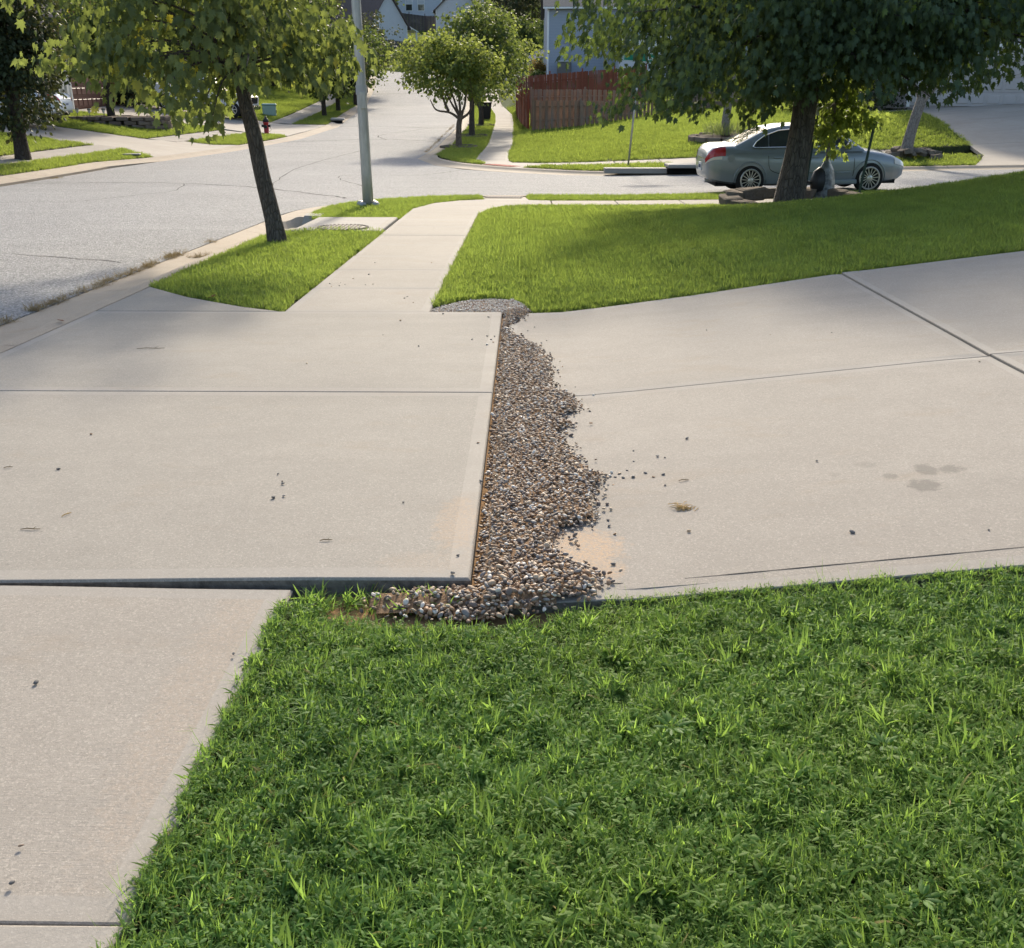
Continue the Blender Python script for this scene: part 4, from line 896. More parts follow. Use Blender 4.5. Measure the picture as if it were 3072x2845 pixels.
def sedan(name, label, loc, rz, pm, spokes=15, group=None):
    e = empty(name, loc, rz, label, 'car', group)
    xs = list(np.linspace(-2.40, 2.39, 60)); xs = sorted(set([round(v, 3) for v in xs] + [round(v, 3) for v in SX])); V = []; F = []; c = 18
    for x in xs:
        S_ = sect(x); L_ = [(p[0], p[1]) for p in S_] + [(-p[0], p[1]) for p in S_[-2:0:-1]]
        V += [(x, a, b) for a, b in L_]
    for i in range(len(xs) - 1):
        for j in range(c): F.append((i * c + j, i * c + (j + 1) % c, (i + 1) * c + (j + 1) % c, (i + 1) * c + j))
    F.append(tuple(range(c - 1, -1, -1))); F.append(tuple((len(xs) - 1) * c + j for j in range(c)))
    bo = link('body', mesh('body', V, F, pm, True), e)
    bm = bmesh.new(); bm.from_mesh(bo.data); bmesh.ops.recalc_face_normals(bm, faces=list(bm.faces)); bm.to_mesh(bo.data); bm.free()
    cutmesh(bo, [(-1.38, .335, .375), (1.44, .335, .375)])
    bo.data.polygons.foreach_set('use_smooth', np.ones(len(bo.data.polygons), bool))
    try: bo.data.set_sharp_from_angle(angle=math.radians(38))
    except Exception: pass
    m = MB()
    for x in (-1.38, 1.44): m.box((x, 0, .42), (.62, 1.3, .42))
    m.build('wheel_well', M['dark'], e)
    # cabin
    V = []; F = []; c = 9
    gx_ = sorted(set(list(np.linspace(-1.80, 1.27, 34)) + GX_))
    for x in gx_:
        z = float(np.interp(x, GX_, GZ_)); zb = .90; wr = gwr(z)
        L_ = [(gwr(zb), zb), (wr + .012, max(zb + .01, z - .045)), (wr - .05, z - .006), (wr * .55, z + .012), (0, z + .018)]
        L_ = L_ + [(-a, b) for a, b in L_[-2::-1]]; V += [(x, a, b) for a, b in L_]
    for i in range(len(gx_) - 1):
        for j in range(c - 1): F.append((i * c + j, i * c + j + 1, (i + 1) * c + j + 1, (i + 1) * c + j))
    cab = link('cabin', mesh('cabin', V, F, pm, True), e)
    bm = bmesh.new(); bm.from_mesh(cab.data); bmesh.ops.recalc_face_normals(bm, faces=list(bm.faces)); bm.to_mesh(cab.data); bm.free()
    DLO = [(-1.36, 1.035), (-1.28, 1.13), (-1.08, 1.255), (-.75, 1.355), (-.2, 1.398), (.3, 1.375), (.62, 1.285), (.98, 1.05), (1.02, 1.01), (-1.30, 1.012)]
    for sd in (-1, 1):
        def gp(x, z, o=.008): return (x, sd * (gwr(z) + .012 + o), z)
        def part(x0_, x1_):
            top = [(x, np.interp(x, [p[0] for p in DLO[:8]], [p[1] for p in DLO[:8]])) for x in np.linspace(x0_, x1_, 9)]; V = []; F = []
            for i, (x, z) in enumerate(top):
                V += [gp(x, 1.014), gp(x, max(1.02, z - .012))]
                if i: F.append((2 * i - 2, 2 * i, 2 * i + 1, 2 * i - 1) if sd < 0 else (2 * i - 1, 2 * i + 1, 2 * i, 2 * i - 2))
            return link('side_window', mesh('side_window', V, F, M['cglass']), e)
        part(-1.33, -1.0); part(-.965, -.19); part(-.11, .985)
        m = MB(); m.tube([gp(x, z, .012) for x, z in DLO] + [gp(*DLO[0], .012)], .011, 5, False); m.build('window_trim', M['chrome'], e)
        m = MB()
        for x in (-.15,): m.box((x, sd * (gwr(1.2) + .02), 1.2), (.055, .012, .36), M=Matrix.Rotation(-sd * -.41, 3, 'X'))
        m.build('pillar', M['dark'], e)
        # door seams, moulding, handles
        for xs_, zz_ in ((( -.98, -.98, -.92, -.60, -.58), (.98, .8, .55, .42, .26)), ((-.13, -.13, -.13, -.13), (.94, .7, .45, .26)), ((1.03, 1.05, 1.05, 1.0), (.90, .7, .45, .26))):
            m = MB(); q = catmull([(x, sd * (side_y(x, z) + .001), z) for x, z in zip(xs_, zz_)], 6); m.tube(q, .006, 4); m.build('door_seam', M['dark'], e)
        m = MB(); q = [(x, sd * (side_y(x, .47) + .005), .47) for x in np.linspace(-.62, .98, 9)]; m.tube(q, .013, 5); m.build('side_moulding', M['chrome'], e)
        m = MB(); m.bbox((.20, sd * .893, .265), (1.9, .05, .10), .02); m.build('sill', M['dark'] if False else pm, e)
        for x in (-.76, .10):
            m = MB(); m.bbox((x, sd * (side_y(x, .80) + .022), .80), (.20, .03, .035), .012); m.build('door_handle', pm, e)
        mr = MB(); mr.bbox((.86, sd * .985, 1.02), (.12, .20, .13), .035); mr.box((.88, sd * .90, .985), (.06, .08, .04)); mr.build('mirror', pm, e)
        for x in (-1.38, 1.44):
            q = []
            for k in range(15):
                a = math.radians(-8 + 196 * k / 14); xx, zz_ = x + .385 * math.cos(a), .335 + .385 * math.sin(a)
                q.append((xx, sd * (side_y(xx, max(.24, zz_)) + .002), zz_))
            m = MB(); m.tube(q, .017, 6); m.build('wheel_arch', pm, e, True)
        # lamps
        def patch(xa, xb, sa, sb, mat, nm, o=.010):
            V = []; F = []; n1, n2 = 8, 6
            for i in range(n1 + 1):
                for j in range(n2 + 1):
                    x = xa + (xb - xa) * i / n1; y, z = bp(x, sa + (sb - sa) * j / n2)
                    V.append((x + (-o if xa < 0 else o), sd * (y + o), z))
            for i in range(n1):
                for j in range(n2):
                    a = i * (n2 + 1) + j; q = (a, a + 1, a + n2 + 2, a + n2 + 1); F.append(q if sd > 0 else q[::-1])
            return link(nm, mesh(nm, V, F, mat, True), e)
        patch(-2.40, -1.98, 5.2, 6.9, M['redlens'], 'tail_light'); patch(-2.40, -2.06, 4.75, 5.15, M['clearlens'], 'reverse_light')
        patch(2.02, 2.33, 5.1, 7.0, M['clearlens'], 'headlight')
        for x in (-1.38, 1.44): wheel(e, x, sd * .80, .335, .335, .232, sd, spokes)
    def cross(x0_, x1_, inset, nm):
        V = []; F = []
        for i, x in enumerate(np.linspace(x0_, x1_, 7)):
            z = float(np.interp(x, GX_, GZ_)); wr = gwr(z) - inset
            V += [(x, -wr, z + .006), (x, -wr * .55, z + .022), (x, 0, z + .028), (x, wr * .55, z + .022), (x, wr, z + .006)]
            if i:
                for j in range(4): a = (i - 1) * 5 + j; F.append((a, a + 5, a + 6, a + 1))
        return link(nm, mesh(nm, V, F, M['cglass'], True), e)
    cross(-1.74, -1.02, .075, 'rear_window'); cross(.62, 1.20, .065, 'windshield')
    m = MB(); m.bbox((-2.41, 0, .60), (.02, .34, .17), .005); pl = m.build('licence_plate', M['plate'], e)
    m = MB()
    for k in range(6): m.box((-2.422, -.11 + k * .044, .60), (.004, .024, .07))
    m.build('plate_characters', plain('plate_ink', (.05, .07, .14)), pl)
    m = MB(); m.bbox((-2.385, 0, .78), (.03, .9, .035), .01); m.build('trunk_trim', M['chrome'], e)
    m = MB(); m.lathe([(.085, 0), (.085, .006), (.07, .007), (.001, .007)], 18, (-1.86, -(side_y(-1.86, .80)) - .003, .80), M=Matrix(((1, 0, 0), (0, 0, -1), (0, 1, 0)))); m.build('fuel_door', pm, e)
    m = MB(); m.tube([(-2.38, -.45, .30), (-2.2, -.45, .31)], .035, 8); m.build('exhaust_pipe', M['chrome'], e)
    m = MB(); m.box((0, 0, .30), (4.3, 1.3, .2)); m.build('underbody', M['dark'], e)
    return e
CARP = paint('paint_grey_blue', (.245, .282, .305), .3, .35)
car = sedan('parked_car', 'grey blue sedan parked on the side street behind the big maple', (6.42, 24.12, Z(6.5, 24.1) - .085), math.radians(1.2), CARP)
car.rotation_euler = (0, math.radians(-1.0), math.radians(1.2)); car.scale = (.955, 1.0, 1.03)
sd2 = sedan('parked_car', 'white sedan backed toward the street on the left driveway', (-21.25, 43.2, Z(-20.6, 43.2) + .02), math.pi, paint('paint_white', (.70, .73, .76), .0, .3), 9)
sd2.rotation_euler = (0, math.radians(6.2), math.pi)
# pickup truck
tr = empty('pickup_truck', (-18.1, 59.0, Z(-18.1, 59) + .03), 0, 'white crew cab pickup truck on the driveway behind the young maple', 'truck')
tr.rotation_euler = (0, math.radians(6.0), 0)
PW = paint('paint_truck_white', (.72, .73, .74), 0, .3)
def extr(side, hw, name, mat, tumble=0, bev=.05):
    n = len(side); V = []; F = []
    bm = bmesh.new(); zmin = min(p[1] for p in side)
    A = [bm.verts.new((x, -hw + tumble * (z - zmin), z)) for x, z in side]; B = [bm.verts.new((x, hw - tumble * (z - zmin), z)) for x, z in side]
    bm.faces.new(A); bm.faces.new(B[::-1])
    for i in range(n): bm.faces.new((A[i], B[i], B[(i + 1) % n], A[(i + 1) % n]))
    bmesh.ops.recalc_face_normals(bm, faces=list(bm.faces))
    if bev: bmesh.ops.bevel(bm, geom=list(bm.edges), offset=bev, segments=2, profile=.6, affect='EDGES', clamp_overlap=True)
    me = bpy.data.meshes.new(name); bm.to_mesh(me); bm.free(); me.materials.append(mat); return link(name, me, tr)
lb = extr([(-2.9, .62), (2.75, .58), (2.82, .75), (2.80, 1.18), (2.62, 1.25), (1.25, 1.36), (-.95, 1.36), (-2.92, 1.36)], .98, 'body', PW); cutmesh(lb, [(-1.85, .45, .50), (1.85, .45, .50)])
extr([(-1.05, 1.33), (1.30, 1.33), (.62, 1.92), (.2, 1.98), (-.85, 1.98), (-1.02, 1.85)], .93, 'cab', PW, tumble=.18)
m = MB(); m.add([(1.305, -.80, 1.375), (1.305, .80, 1.375), (.665, .72, 1.90), (.665, -.72, 1.90)], [(0, 1, 2, 3)]); m.build('windshield', M['cglass'], tr)
for sd in (-1, 1):
    for a, b, c_, d_ in ((-.92, -.02, -.80, -.02), (.06, 1.06, .06, .62)):
        m = MB(); q = [(a, sd * .932, 1.40), (b, sd * .932, 1.40), (d_, sd * .845, 1.86), (c_, sd * .845, 1.86)]; m.add(q, [(0, 1, 2, 3) if sd < 0 else (3, 2, 1, 0)]); m.build('side_window', M['cglass'], tr)
    for x in (-.98, .02, 1.12): m = MB(); m.box((x, sd * .983, 1.0), (.014, .008, .62)); m.build('door_seam', M['dark'], tr)
    for x in (-.78, .25): m = MB(); m.bbox((x, sd * 1.0, 1.22), (.2, .03, .05), .012); m.build('door_handle', M['dark'], tr)
    m = MB(); m.bbox((1.0, sd * 1.12, 1.47), (.14, .22, .28), .04); m.build('mirror', M['dark'], tr)
    m = MB(); m.bbox((2.76, sd * .78, 1.02), (.14, .30, .22), .03); m.build('headlight', M['clearlens'], tr)
    m = MB(); m.bbox((-2.90, sd * .88, 1.08), (.08, .16, .36), .02); m.build('tail_light', M['redlens'], tr)
    for x in (-1.85, 1.85): wheel(tr, x, sd * .88, .42, .42, .25, sd, 6, .28)
m = MB(); m.bbox((2.84, 0, .62), (.18, 1.9, .24), .05); m.build('front_bumper', M['chrome'], tr)
m = MB(); m.bbox((2.80, 0, 1.0), (.10, 1.2, .36), .03); m.build('grille', M['dark'], tr)
m = MB(); m.box((0, 0, .55), (5.2, 1.3, .3)); m.build('underbody', M['dark'], tr)

# ---------------------------------------------------------------- street furniture
t = NT('galvanised_pole', .45, .5); t.b.inputs['Metallic'].default_value = .25
n = t.noise(6, 5, .6, src=t.mapping((3, 3, .6))); t.color(t.mix(t.range(n, .3, .7), (.38, .36, .325), (.54, .515, .465))); t.bump(n, .15, .01); M['galv'] = t.m
def lamp_post(x, y, h, r0, r1, label, lean=(0, 0), detail=True):
    e = empty('lamp_post', (x, y, Z(x, y) - .02), 0, label, 'lamp post'); e.rotation_euler = (lean[0], lean[1], .3)
    m = MB(); V = []; n_ = 24
    m.lathe([(r0 + (r1 - r0) * k / 12, h * k / 12) for k in range(13)], n_); m.build('shaft', M['galv'], e, True)
    if detail:
        m = MB(); m.lathe([(r0 + .10, 0), (r0 + .10, .03), (r0 + .085, .04), (r0 + .01, .045)], 24); m.build('base_flange', M['galv'], e)
        for k in range(4):
            a = math.pi / 4 + k * math.pi / 2; m = MB(); m.lathe([(.085, 0), (.08, .05), (.05, .085), (.001, .10)], 10, ((r0 + .07) * math.cos(a), (r0 + .07) * math.sin(a), .03)); m.build('bolt_cover', plain('bolt_cover_grey', (.36, .35, .34), .5, .5, metal=.4), e)
        m = MB(); m.bbox((0, -r0 * .93, 1.95), (.11, .03, .30), .01); m.build('hand_hole_cover', M['galv'], e)
        m = MB(); m.lathe([(r0 + .001, 0), (r0 + .001, .16)], 24, (0, 0, 2.05)); m.build('sticker_band', plain('pole_sticker', (.40, .39, .37), .6), e)
    m = MB(); m.tube(catmull([(0, 0, h - .1), (0, 0, h + .4), (-.5, .0, h + .8), (-1.6, 0, h + .9)], 6), .04, 8); m.build('arm', M['galv'], e, True)
    m = MB(); m.bbox((-1.85, 0, h + .88), (.6, .26, .14), .04); m.build('lamp_head', plain('lamp_head_grey', (.3, .3, .3), .5), e)
    return e
lamp_post(-3.03, 19.67, 7.5, .105, .065, 'tall galvanised lamp post in the corner grass beside the sidewalk', (0, math.radians(-.45)))
lamp_post(-4.55, 96.5, 8.0, .13, .09, 'distant pale lamp post above the green street trees, left of two', detail=False)
lamp_post(-3.35, 86, 8.5, .13, .09, 'distant pale lamp post above the green street trees, right of two', detail=False)
sg = empty('street_sign', (3.28, 32.55, Z(3.28, 32.55)), 0, 'street name sign with green blade on a leaning grey post', 'street sign'); sg.rotation_euler = (0, math.radians(4.2), 0)
m = MB(); m.tube([(0, 0, -.2), (0, 0, 3.35)], .030, 10); m.build('post', M['galv'], sg, True)
M['sgreen'] = plain('sign_green', (.0, .17, .10), .45, .5); M['swhite'] = plain('sign_white', (.8, .8, .78), .5, .4)
m = MB(); m.bbox((.0, 0, 3.22), (1.05, .012, .27), .004); bl = m.build('name_blade', M['sgreen'], sg)
m = MB()
for z_ in (-.12, .12): m.box((.0, -.0085, 3.22 + z_), (1.01, .003, .014))
for x_ in (-.5, .5): m.box((x_, -.0085, 3.22), (.014, .003, .25))
m.build('blade_border', M['swhite'], bl)
cu = bpy.data.curves.new('blade_lettering', 'FONT'); cu.body = 'Ln.'; cu.size = .17; cu.align_x = 'CENTER'; cu.extrude = .001; cu.materials.append(M['swhite'])
tx = bpy.data.objects.new('blade_lettering', cu); COL.objects.link(tx); bpy.context.view_layer.update()
me = bpy.data.meshes.new_from_object(tx.evaluated_get(bpy.context.evaluated_depsgraph_get())); bpy.data.objects.remove(tx)
link('blade_lettering', me, bl, (.33, -.0095, 3.16), (math.pi / 2, 0, 0))
m = MB(); m.bbox((0, 0, 3.50), (.012, 1.0, .25), .004); m.build('cross_blade', M['sgreen'], sg)
hy = empty('fire_hydrant', (-12.75, 51.3, Z(-12.75, 51.3)), 0, 'red fire hydrant with black cap in the grass across the street', 'fire hydrant')
M['hred'] = plain('hydrant_red', (.42, .025, .03), .45, .5, noise=.15); M['hblk'] = plain('hydrant_black', (.02, .02, .022), .5, .4)
m = MB(); m.lathe([(.17, 0), (.17, .05), (.12, .06), (.12, .50), (.15, .52), (.15, .57)], 18); m.build('barrel', M['hred'], hy, True)
m = MB(); m.lathe([(.15, .57), (.14, .66), (.09, .74), (.05, .77), (.045, .85), (.001, .85)], 18); m.build('cap', M['hblk'], hy, True)
for a in (0, math.pi): m = MB(); m.tube([(0, 0, .40), (.21 * math.cos(a), .21 * math.sin(a), .40)], .065, 10); m.build('side_nozzle', M['hblk'], hy)
m = MB(); m.tube([(0, 0, .36), (0, -.22, .36)], .085, 12); m.build('front_nozzle', M['hblk'], hy)
m = MB(); m.tube(catmull([(.20, -.05, .38), (.24, -.05, .2), (.14, -.08, .12)], 5), .008, 5); m.build('chain', M['hblk'], hy)
ub = empty('utility_box', (-15.5, 63.5, Z(-15.5, 63.5)), .15, 'pale green utility pedestal box on the far left lawn', 'utility box')
M['ubg'] = plain('utility_green', (.25, .36, .31), .6, .4, noise=.06); m = MB(); m.bbox((0, 0, .30), (.78, .6, .60), .03); m.build('case', M['ubg'], ub)
m = MB(); m.bbox((0, 0, .64), (.86, .68, .14), .06); m.build('lid', M['ubg'], ub); m = MB(); m.bbox((.40, 0, .25), (.02, .16, .2), .006); m.build('latch', M['hblk'], ub)
def bin_(x, y, s_, label):
    e = empty('trash_bin', (x, y, Z(x, y)), .2, label, 'trash bin'); m = MB(); m.add([(-.26 * s_, -.28 * s_, 0), (.26 * s_, -.28 * s_, 0), (.26 * s_, .28 * s_, 0), (-.26 * s_, .28 * s_, 0), (-.33 * s_, -.36 * s_, 1.0 * s_), (.33 * s_, -.36 * s_, 1.0 * s_), (.33 * s_, .36 * s_, 1.0 * s_), (-.33 * s_, .36 * s_, 1.0 * s_)], [(0, 3, 2, 1), (4, 5, 6, 7), (0, 1, 5, 4), (1, 2, 6, 5), (2, 3, 7, 6), (3, 0, 4, 7)]); m.build('bin_body', M['hblk'], e)
    m = MB(); m.bbox((0, -.02, 1.04 * s_), (.72 * s_, .80 * s_, .09), .03); m.build('lid', M['hblk'], e)
    for q in (-1, 1): m = MB(); m.tube([(q * .25 * s_, .33 * s_, .12), (q * .33 * s_, .33 * s_, .12)], .12, 10); m.build('wheel', M['tyre'], e)
bin_(-2.35, 63, .95, 'black wheeled bin on the grass strip beyond the third street tree'); bin_(-13.2, 116.5, 1.2, 'black wheeled bin on the lawn at the street end')
mbx = empty('mailbox', (-11.6, 113.8, Z(-11.6, 113.8)), 0, 'small white mailbox on a post at the street end', 'mailbox')
m = MB(); m.box((0, 0, .5), (.1, .1, 1.1)); m.build('post', M['white'], mbx); m = MB(); m.bbox((0, 0, 1.2), (.7, .45, .4), .1); m.build('box', M['white'], mbx)

# block walls, planters, stone rings
t = NT('retaining_block', .95, .1); r = t.orand(); n = t.noise(30, 5, .7)
c = t.mix(r, (.20, .15, .115), (.28, .215, .165)); t.color(t.mix(t.range(n, .3, .7, 0, .5), c, (.10, .08, .065))); t.bump(n, .8, .02); M['block'] = t.m
t = NT('landscape_stone', .95, .1); r = t.orand(); n = t.noise(18, 6, .7)
c = t.mix(r, (.165, .135, .105), (.27, .225, .18)); t.color(t.mix(t.range(n, .3, .7, 0, .6), c, (.09, .075, .06))); t.bump(n, 1.0, .03); M['stone'] = t.m
def block_mesh(w, d, h):
    m = MB(); m.bbox((0, 0, 0), (w, d, h), .025); return mesh('block', m.V, m.F, M['block'])
rw = empty('retaining_wall', (8.2, 56.3, Z(8.2, 56)), 0, 'tan block retaining wall at the top of the far lawn', 'wall')
bw = block_mesh(.58, .4, .24)
for r_ in range(4):
    for k in range(12): link('block', bw, rw, ((k + .5 * (r_ % 2)) * .60, k * .14 + r_ * .05, .08 + r_ * .25 + k * .045), (0, 0, .23))
def ring_bed(name, label, cx, cy, rx, ry, n_, rows, bm_, dirt=True, hstep=.16, jitter=.02, zo=0, cat='planter', level=False):
    e = empty(name, (cx, cy, Z(cx, cy) + zo), 0, label, cat)
    for r_ in range(rows):
        for k in range(n_):
            a = 2 * math.pi * (k + .5 * (r_ % 2)) / n_; x, y = rx * math.cos(a), ry * math.sin(a)
            zz_ = .06 + r_ * hstep + (0 if level else Z(cx + x, cy + y) - Z(cx, cy)) + random.uniform(-jitter, jitter)
            link('block', bm_, e, (x, y, zz_), (random.uniform(-jitter, jitter), random.uniform(-jitter, jitter), math.atan2(y / ry, x / rx) + math.pi / 2 + random.uniform(-jitter, jitter) * 3))
    V = [(0, 0, rows * hstep - .02)]; nn = 24
    for k in range(nn): a = 2 * math.pi * k / nn; x, y = rx * math.cos(a), ry * math.sin(a); V.append((x, y, rows * hstep - .06 + (0 if level else Z(cx + x, cy + y) - Z(cx, cy))))
    me = mesh('mulch', V, [(0, 1 + k, 1 + (k + 1) % nn) for k in range(nn)], plain('mulch', (.05, .035, .025), .95, .1, noise=.4, nscale=12, bump=.8), True); link('mulch', me, e)
    return e
ring_bed('tree_planter', 'curved block planter around the dark tree across the street', -19.0, 48.6, 2.3, 1.2, 22, 4, block_mesh(.52, .3, .17), zo=-.35, hstep=.18, level=True)
ring_bed('tree_planter', 'low dark block ring around the lawn tree behind the sedan', 7.35, 38.4, 1.15, 1.0, 14, 2, block_mesh(.46, .3, .17), zo=-.08, hstep=.16)
for i, (x, y, r_) in enumerate(((-2.75, 43.4, .75), (-2.5, 49.6, .7), (-2.4, 57.5, .7))):
    ring_bed('tree_ring', ['thin dark edging ring at the foot of the multi stemmed street tree', 'thin dark edging ring at the foot of the second street tree', 'thin dark edging ring at the foot of the third street tree'][i], x, y, r_, r_ * .8, 14, 1, mesh('block', *(lambda m: (m.V, m.F))(MB().bbox((0, 0, 0), (.3, .08, .10), .02)), M['stone']), zo=.0, hstep=.08)
for i in range(5):
    x, y = [(-20.6, 48.0), (-19.9, 47.65), (-19.2, 47.55), (-17.5, 48.3), (-17.0, 48.7)][i]
    e = empty('solar_light', (x, y, Z(-19, 48.6) + .32), 0, ['leftmost', 'second', 'third', 'fourth', 'rightmost'][i] + ' small black solar stake light on the block planter', 'garden light', 'solar lights on the planter')
    m = MB(); m.tube([(0, 0, 0), (0, 0, .2)], .012, 6); m.build('stake', M['hblk'], e); m = MB(); m.lathe([(.04, .18), (.075, .30), (.075, .33)], 10); m.build('lens', M['clearlens'], e); m = MB(); m.lathe([(.095, .33), (.085, .37), (.001, .39)], 10); m.build('cap', M['hblk'], e)
# rough stones round the big maple and round the forked tree
def rough_stone(seed, sx, sy, sz):
    bm = bmesh.new(); bmesh.ops.create_cube(bm, size=1); bmesh.ops.bevel(bm, geom=list(bm.edges), offset=.12, segments=1, profile=.5, affect='EDGES'); r = random.Random(seed)
    for v in bm.verts: v.co = Vector((v.co.x * sx * r.uniform(.85, 1.12), v.co.y * sy * r.uniform(.85, 1.12), v.co.z * sz * r.uniform(.8, 1.15)))
    me = bpy.data.meshes.new('stone'); bm.to_mesh(me); bm.free(); me.materials.append(M['stone']); return me
MX, MY = 5.10, 19.55
rs = empty('stone_ring', (MX, MY, Z(MX, MY)), 0, 'ring of flat tan landscape stones around the big maple trunk', 'stone edging')
for i, (a, r_, sx, sy, sz, dz) in enumerate([(200, 1.05, .62, .34, .16, .10), (176, 1.12, .60, .36, .2, .14), (150, 1.12, .66, .3, .24, .18), (122, 1.1, .6, .3, .24, .2), (95, 1.15, .7, .3, .22, .2), (68, 1.2, .62, .3, .2, .2), (40, 1.3, .6, .3, .2, .2), (15, 1.35, .55, .3, .2, .16), (225, .95, .6, .32, .14, .04), (252, .92, .55, .34, .10, .0), (190, 1.16, .5, .4, .16, -.05), (168, 1.22, .5, .4, .16, -.05)]):
    a = math.radians(a); x, y = r_ * math.cos(a), r_ * .8 * math.sin(a)
    link('stone', rough_stone(i, sx, sy, sz), rs, (x, y, dz - .03 + min(0, Z(MX + x, MY + y) - Z(MX, MY)) * .5), (random.uniform(-.08, .08), random.uniform(-.08, .08), a + math.pi / 2 + random.uniform(-.2, .2)))
rs2 = empty('stone_ring', (12.1, 33.0, Z(12.1, 33.0)), 0, 'heap of rough stones at the foot of the forked grey tree', 'stone edging')
for i in range(26):
    a = random.uniform(0, 6.28); r_ = random.uniform(.35, .9); link('stone', rough_stone(100 + i, random.uniform(.25, .42), random.uniform(.2, .32), random.uniform(.12, .2)), rs2, (r_ * math.cos(a) * 1.2, r_ * math.sin(a) * .8, random.uniform(.04, .26)), (random.uniform(-.3, .3), random.uniform(-.3, .3), random.uniform(0, 6)))
# stakes and trunk guard by the sapling
SPX, SPY = 5.96, 20.35
M['tpost'] = plain('stake_green', (.025, .05, .038), .6, .4); M['tpostw'] = plain('stake_white_tip', (.6, .6, .58), .6, .4)
for i, (x, y, h_, ln_, lab) in enumerate(((5.56, 20.3, 1.75, .06, 'green metal stake with white tip left of the sapling'), (6.62, 20.25, 1.62, .10, 'green metal stake right of the sapling'))):
    e = empty('garden_stake', (x, y, Z(x, y)), 0, lab, 'stake'); e.rotation_euler = (0, ln_, 0)
    m = MB(); m.box((0, 0, h_ / 2), (.05, .008, h_)); m.box((0, .02, h_ / 2), (.008, .04, h_)); m.build('bar', M['tpost'], e)
    for k in range(int(h_ / .055)): 
        m = MB(); m.box((0, -.008, .06 + k * .055), (.022, .014, .018)); m.build('stud', M['tpost'], e)
    if i == 0: m = MB(); m.box((0, 0, h_ + .002), (.056, .05, .22)); m.build('white_tip', M['tpostw'], e)
tg = empty('trunk_bag', (SPX, SPY, Z(SPX, SPY)), 0, 'grey plastic watering bag around the sapling foot', 'watering bag')
t = NT('plastic_bag', .35, .5); n = t.noise(9, 5, .6); t.color(t.mix(t.range(n, .35, .65), (.07, .075, .08), (.26, .28, .29))); t.bump(n, .9, .05); M['bag'] = t.m
m = MB(); m.lathe([(.19, -.1), (.20, .15), (.17, .4), (.13, .62), (.07, .76), (.05, .80)], 12)
for i, v in enumerate(m.V): m.V[i] = (v[0] * (1 + .22 * math.sin(5 * math.atan2(v[1], v[0]) + 3 * v[2])), v[1] * (1 + .15 * math.cos(4 * math.atan2(v[1], v[0]))), v[2])
m.build('bag', M['bag'], tg, True)
m = MB(); m.lathe([(.02, .18), (.15, .25), (.17, .42), (.12, .6), (.02, .68)], 10, (-.13, -.04, 0)); m.tube([(-.2, -.05, .38), (-.42, -.06, .40)], .03, 6); m.build('black_flap', M['hblk'], tg, True)

# ---------------------------------------------------------------- trees and shrubs
def unit(a): return a / np.maximum(1e-9, np.linalg.norm(a, axis=-1, keepdims=True))
MAPLE = np.array([(0, 0), (.13, .06), (.34, -.08), (.30, .13), (.56, .30), (.36, .36), (.46, .66), (.20, .58), (0, 1.0), (-.20, .58), (-.46, .66), (-.36, .36), (-.56, .30), (-.30, .13), (-.34, -.08), (-.13, .06)])
def maple_shape():
    V = [(0, .36, .06)] + [(x * .92, y * 1.12, -.55 * abs(x) - .22 * y * y) for x, y in MAPLE]
    n = len(MAPLE); return np.array(V), np.array([(0, 1 + i, 1 + (i + 1) % n) for i in range(n)])
def oval_shape(w=.42):
    V = [(0, 0, 0), (w * .8, .3, -.06), (w * .85, .6, -.10), (0, 1, -.16), (-w * .85, .6, -.10), (-w * .8, .3, -.06), (0, .5, .02)]
    return np.array(V), np.array([(6, i, (i + 1) % 6) for i in range(6)])
def quad_shape(w=.5):
    V = [(0, 0, 0), (w, .5, -.1), (0, 1, -.12), (-w, .5, -.1)]; return np.array(V), np.array([(0, 1, 2), (0, 2, 3)])
MS, OS, QS = maple_shape(), oval_shape(), quad_shape()
def leaf_frames(tip, nrm):
    y = unit(tip); z = nrm - (nrm * y).sum(1, keepdims=True) * y; z = unit(z); x = np.cross(y, z); return x, y, z
def place_leaves(shape, C, tip, nrm, size):
    x, y, z = leaf_frames(tip, nrm); V, T = shape; k = len(V)
    W = C[:, None, :] + size[:, None, None] * (V[None, :, 0, None] * x[:, None, :] + V[None, :, 1, None] * y[:, None, :] + V[None, :, 2, None] * z[:, None, :])
    F = T[None] + (np.arange(len(C)) * k)[:, None, None]; return W.reshape(-1, 3), F.reshape(-1, 3), k
def clump_leaves(cl, axis, per, rc, droop, R, flat=.55):
    n = len(cl); C = np.repeat(cl, per, 0); off = R.normal(0, 1, (n * per, 3)) * np.array([rc, rc, rc * flat]) * .62
    C = C + off; out = C - axis; out[:, 2] *= .35; out = unit(out)
    tip = unit(out * .45 + np.array([0, 0, -droop]) + R.normal(0, .40, C.shape))
    nrm = unit(out * .5 + np.array([0, 0, .4]) + R.normal(0, .75, C.shape)); return C, tip, nrm
def sample_crown(ells, n, R, bias=.45):
    out = []
    w = np.array([e[3] * e[4] * e[5] for e in ells]); w = w / w.sum()
    for e, k in zip(ells, (w * n).astype(int) + 1):
        d = unit(R.normal(0, 1, (k, 3))); r = R.random((k, 1)) ** bias; lump = 1 + .16 * np.sin(d[:, :1] * 4.1 + e[0]) * np.cos(d[:, 1:2] * 3.7 + 1) + .10 * np.sin(d[:, 2:3] * 7)
        out.append(np.array(e[:3]) + d * r * np.array(e[3:6]) * lump)
    return np.concatenate(out)
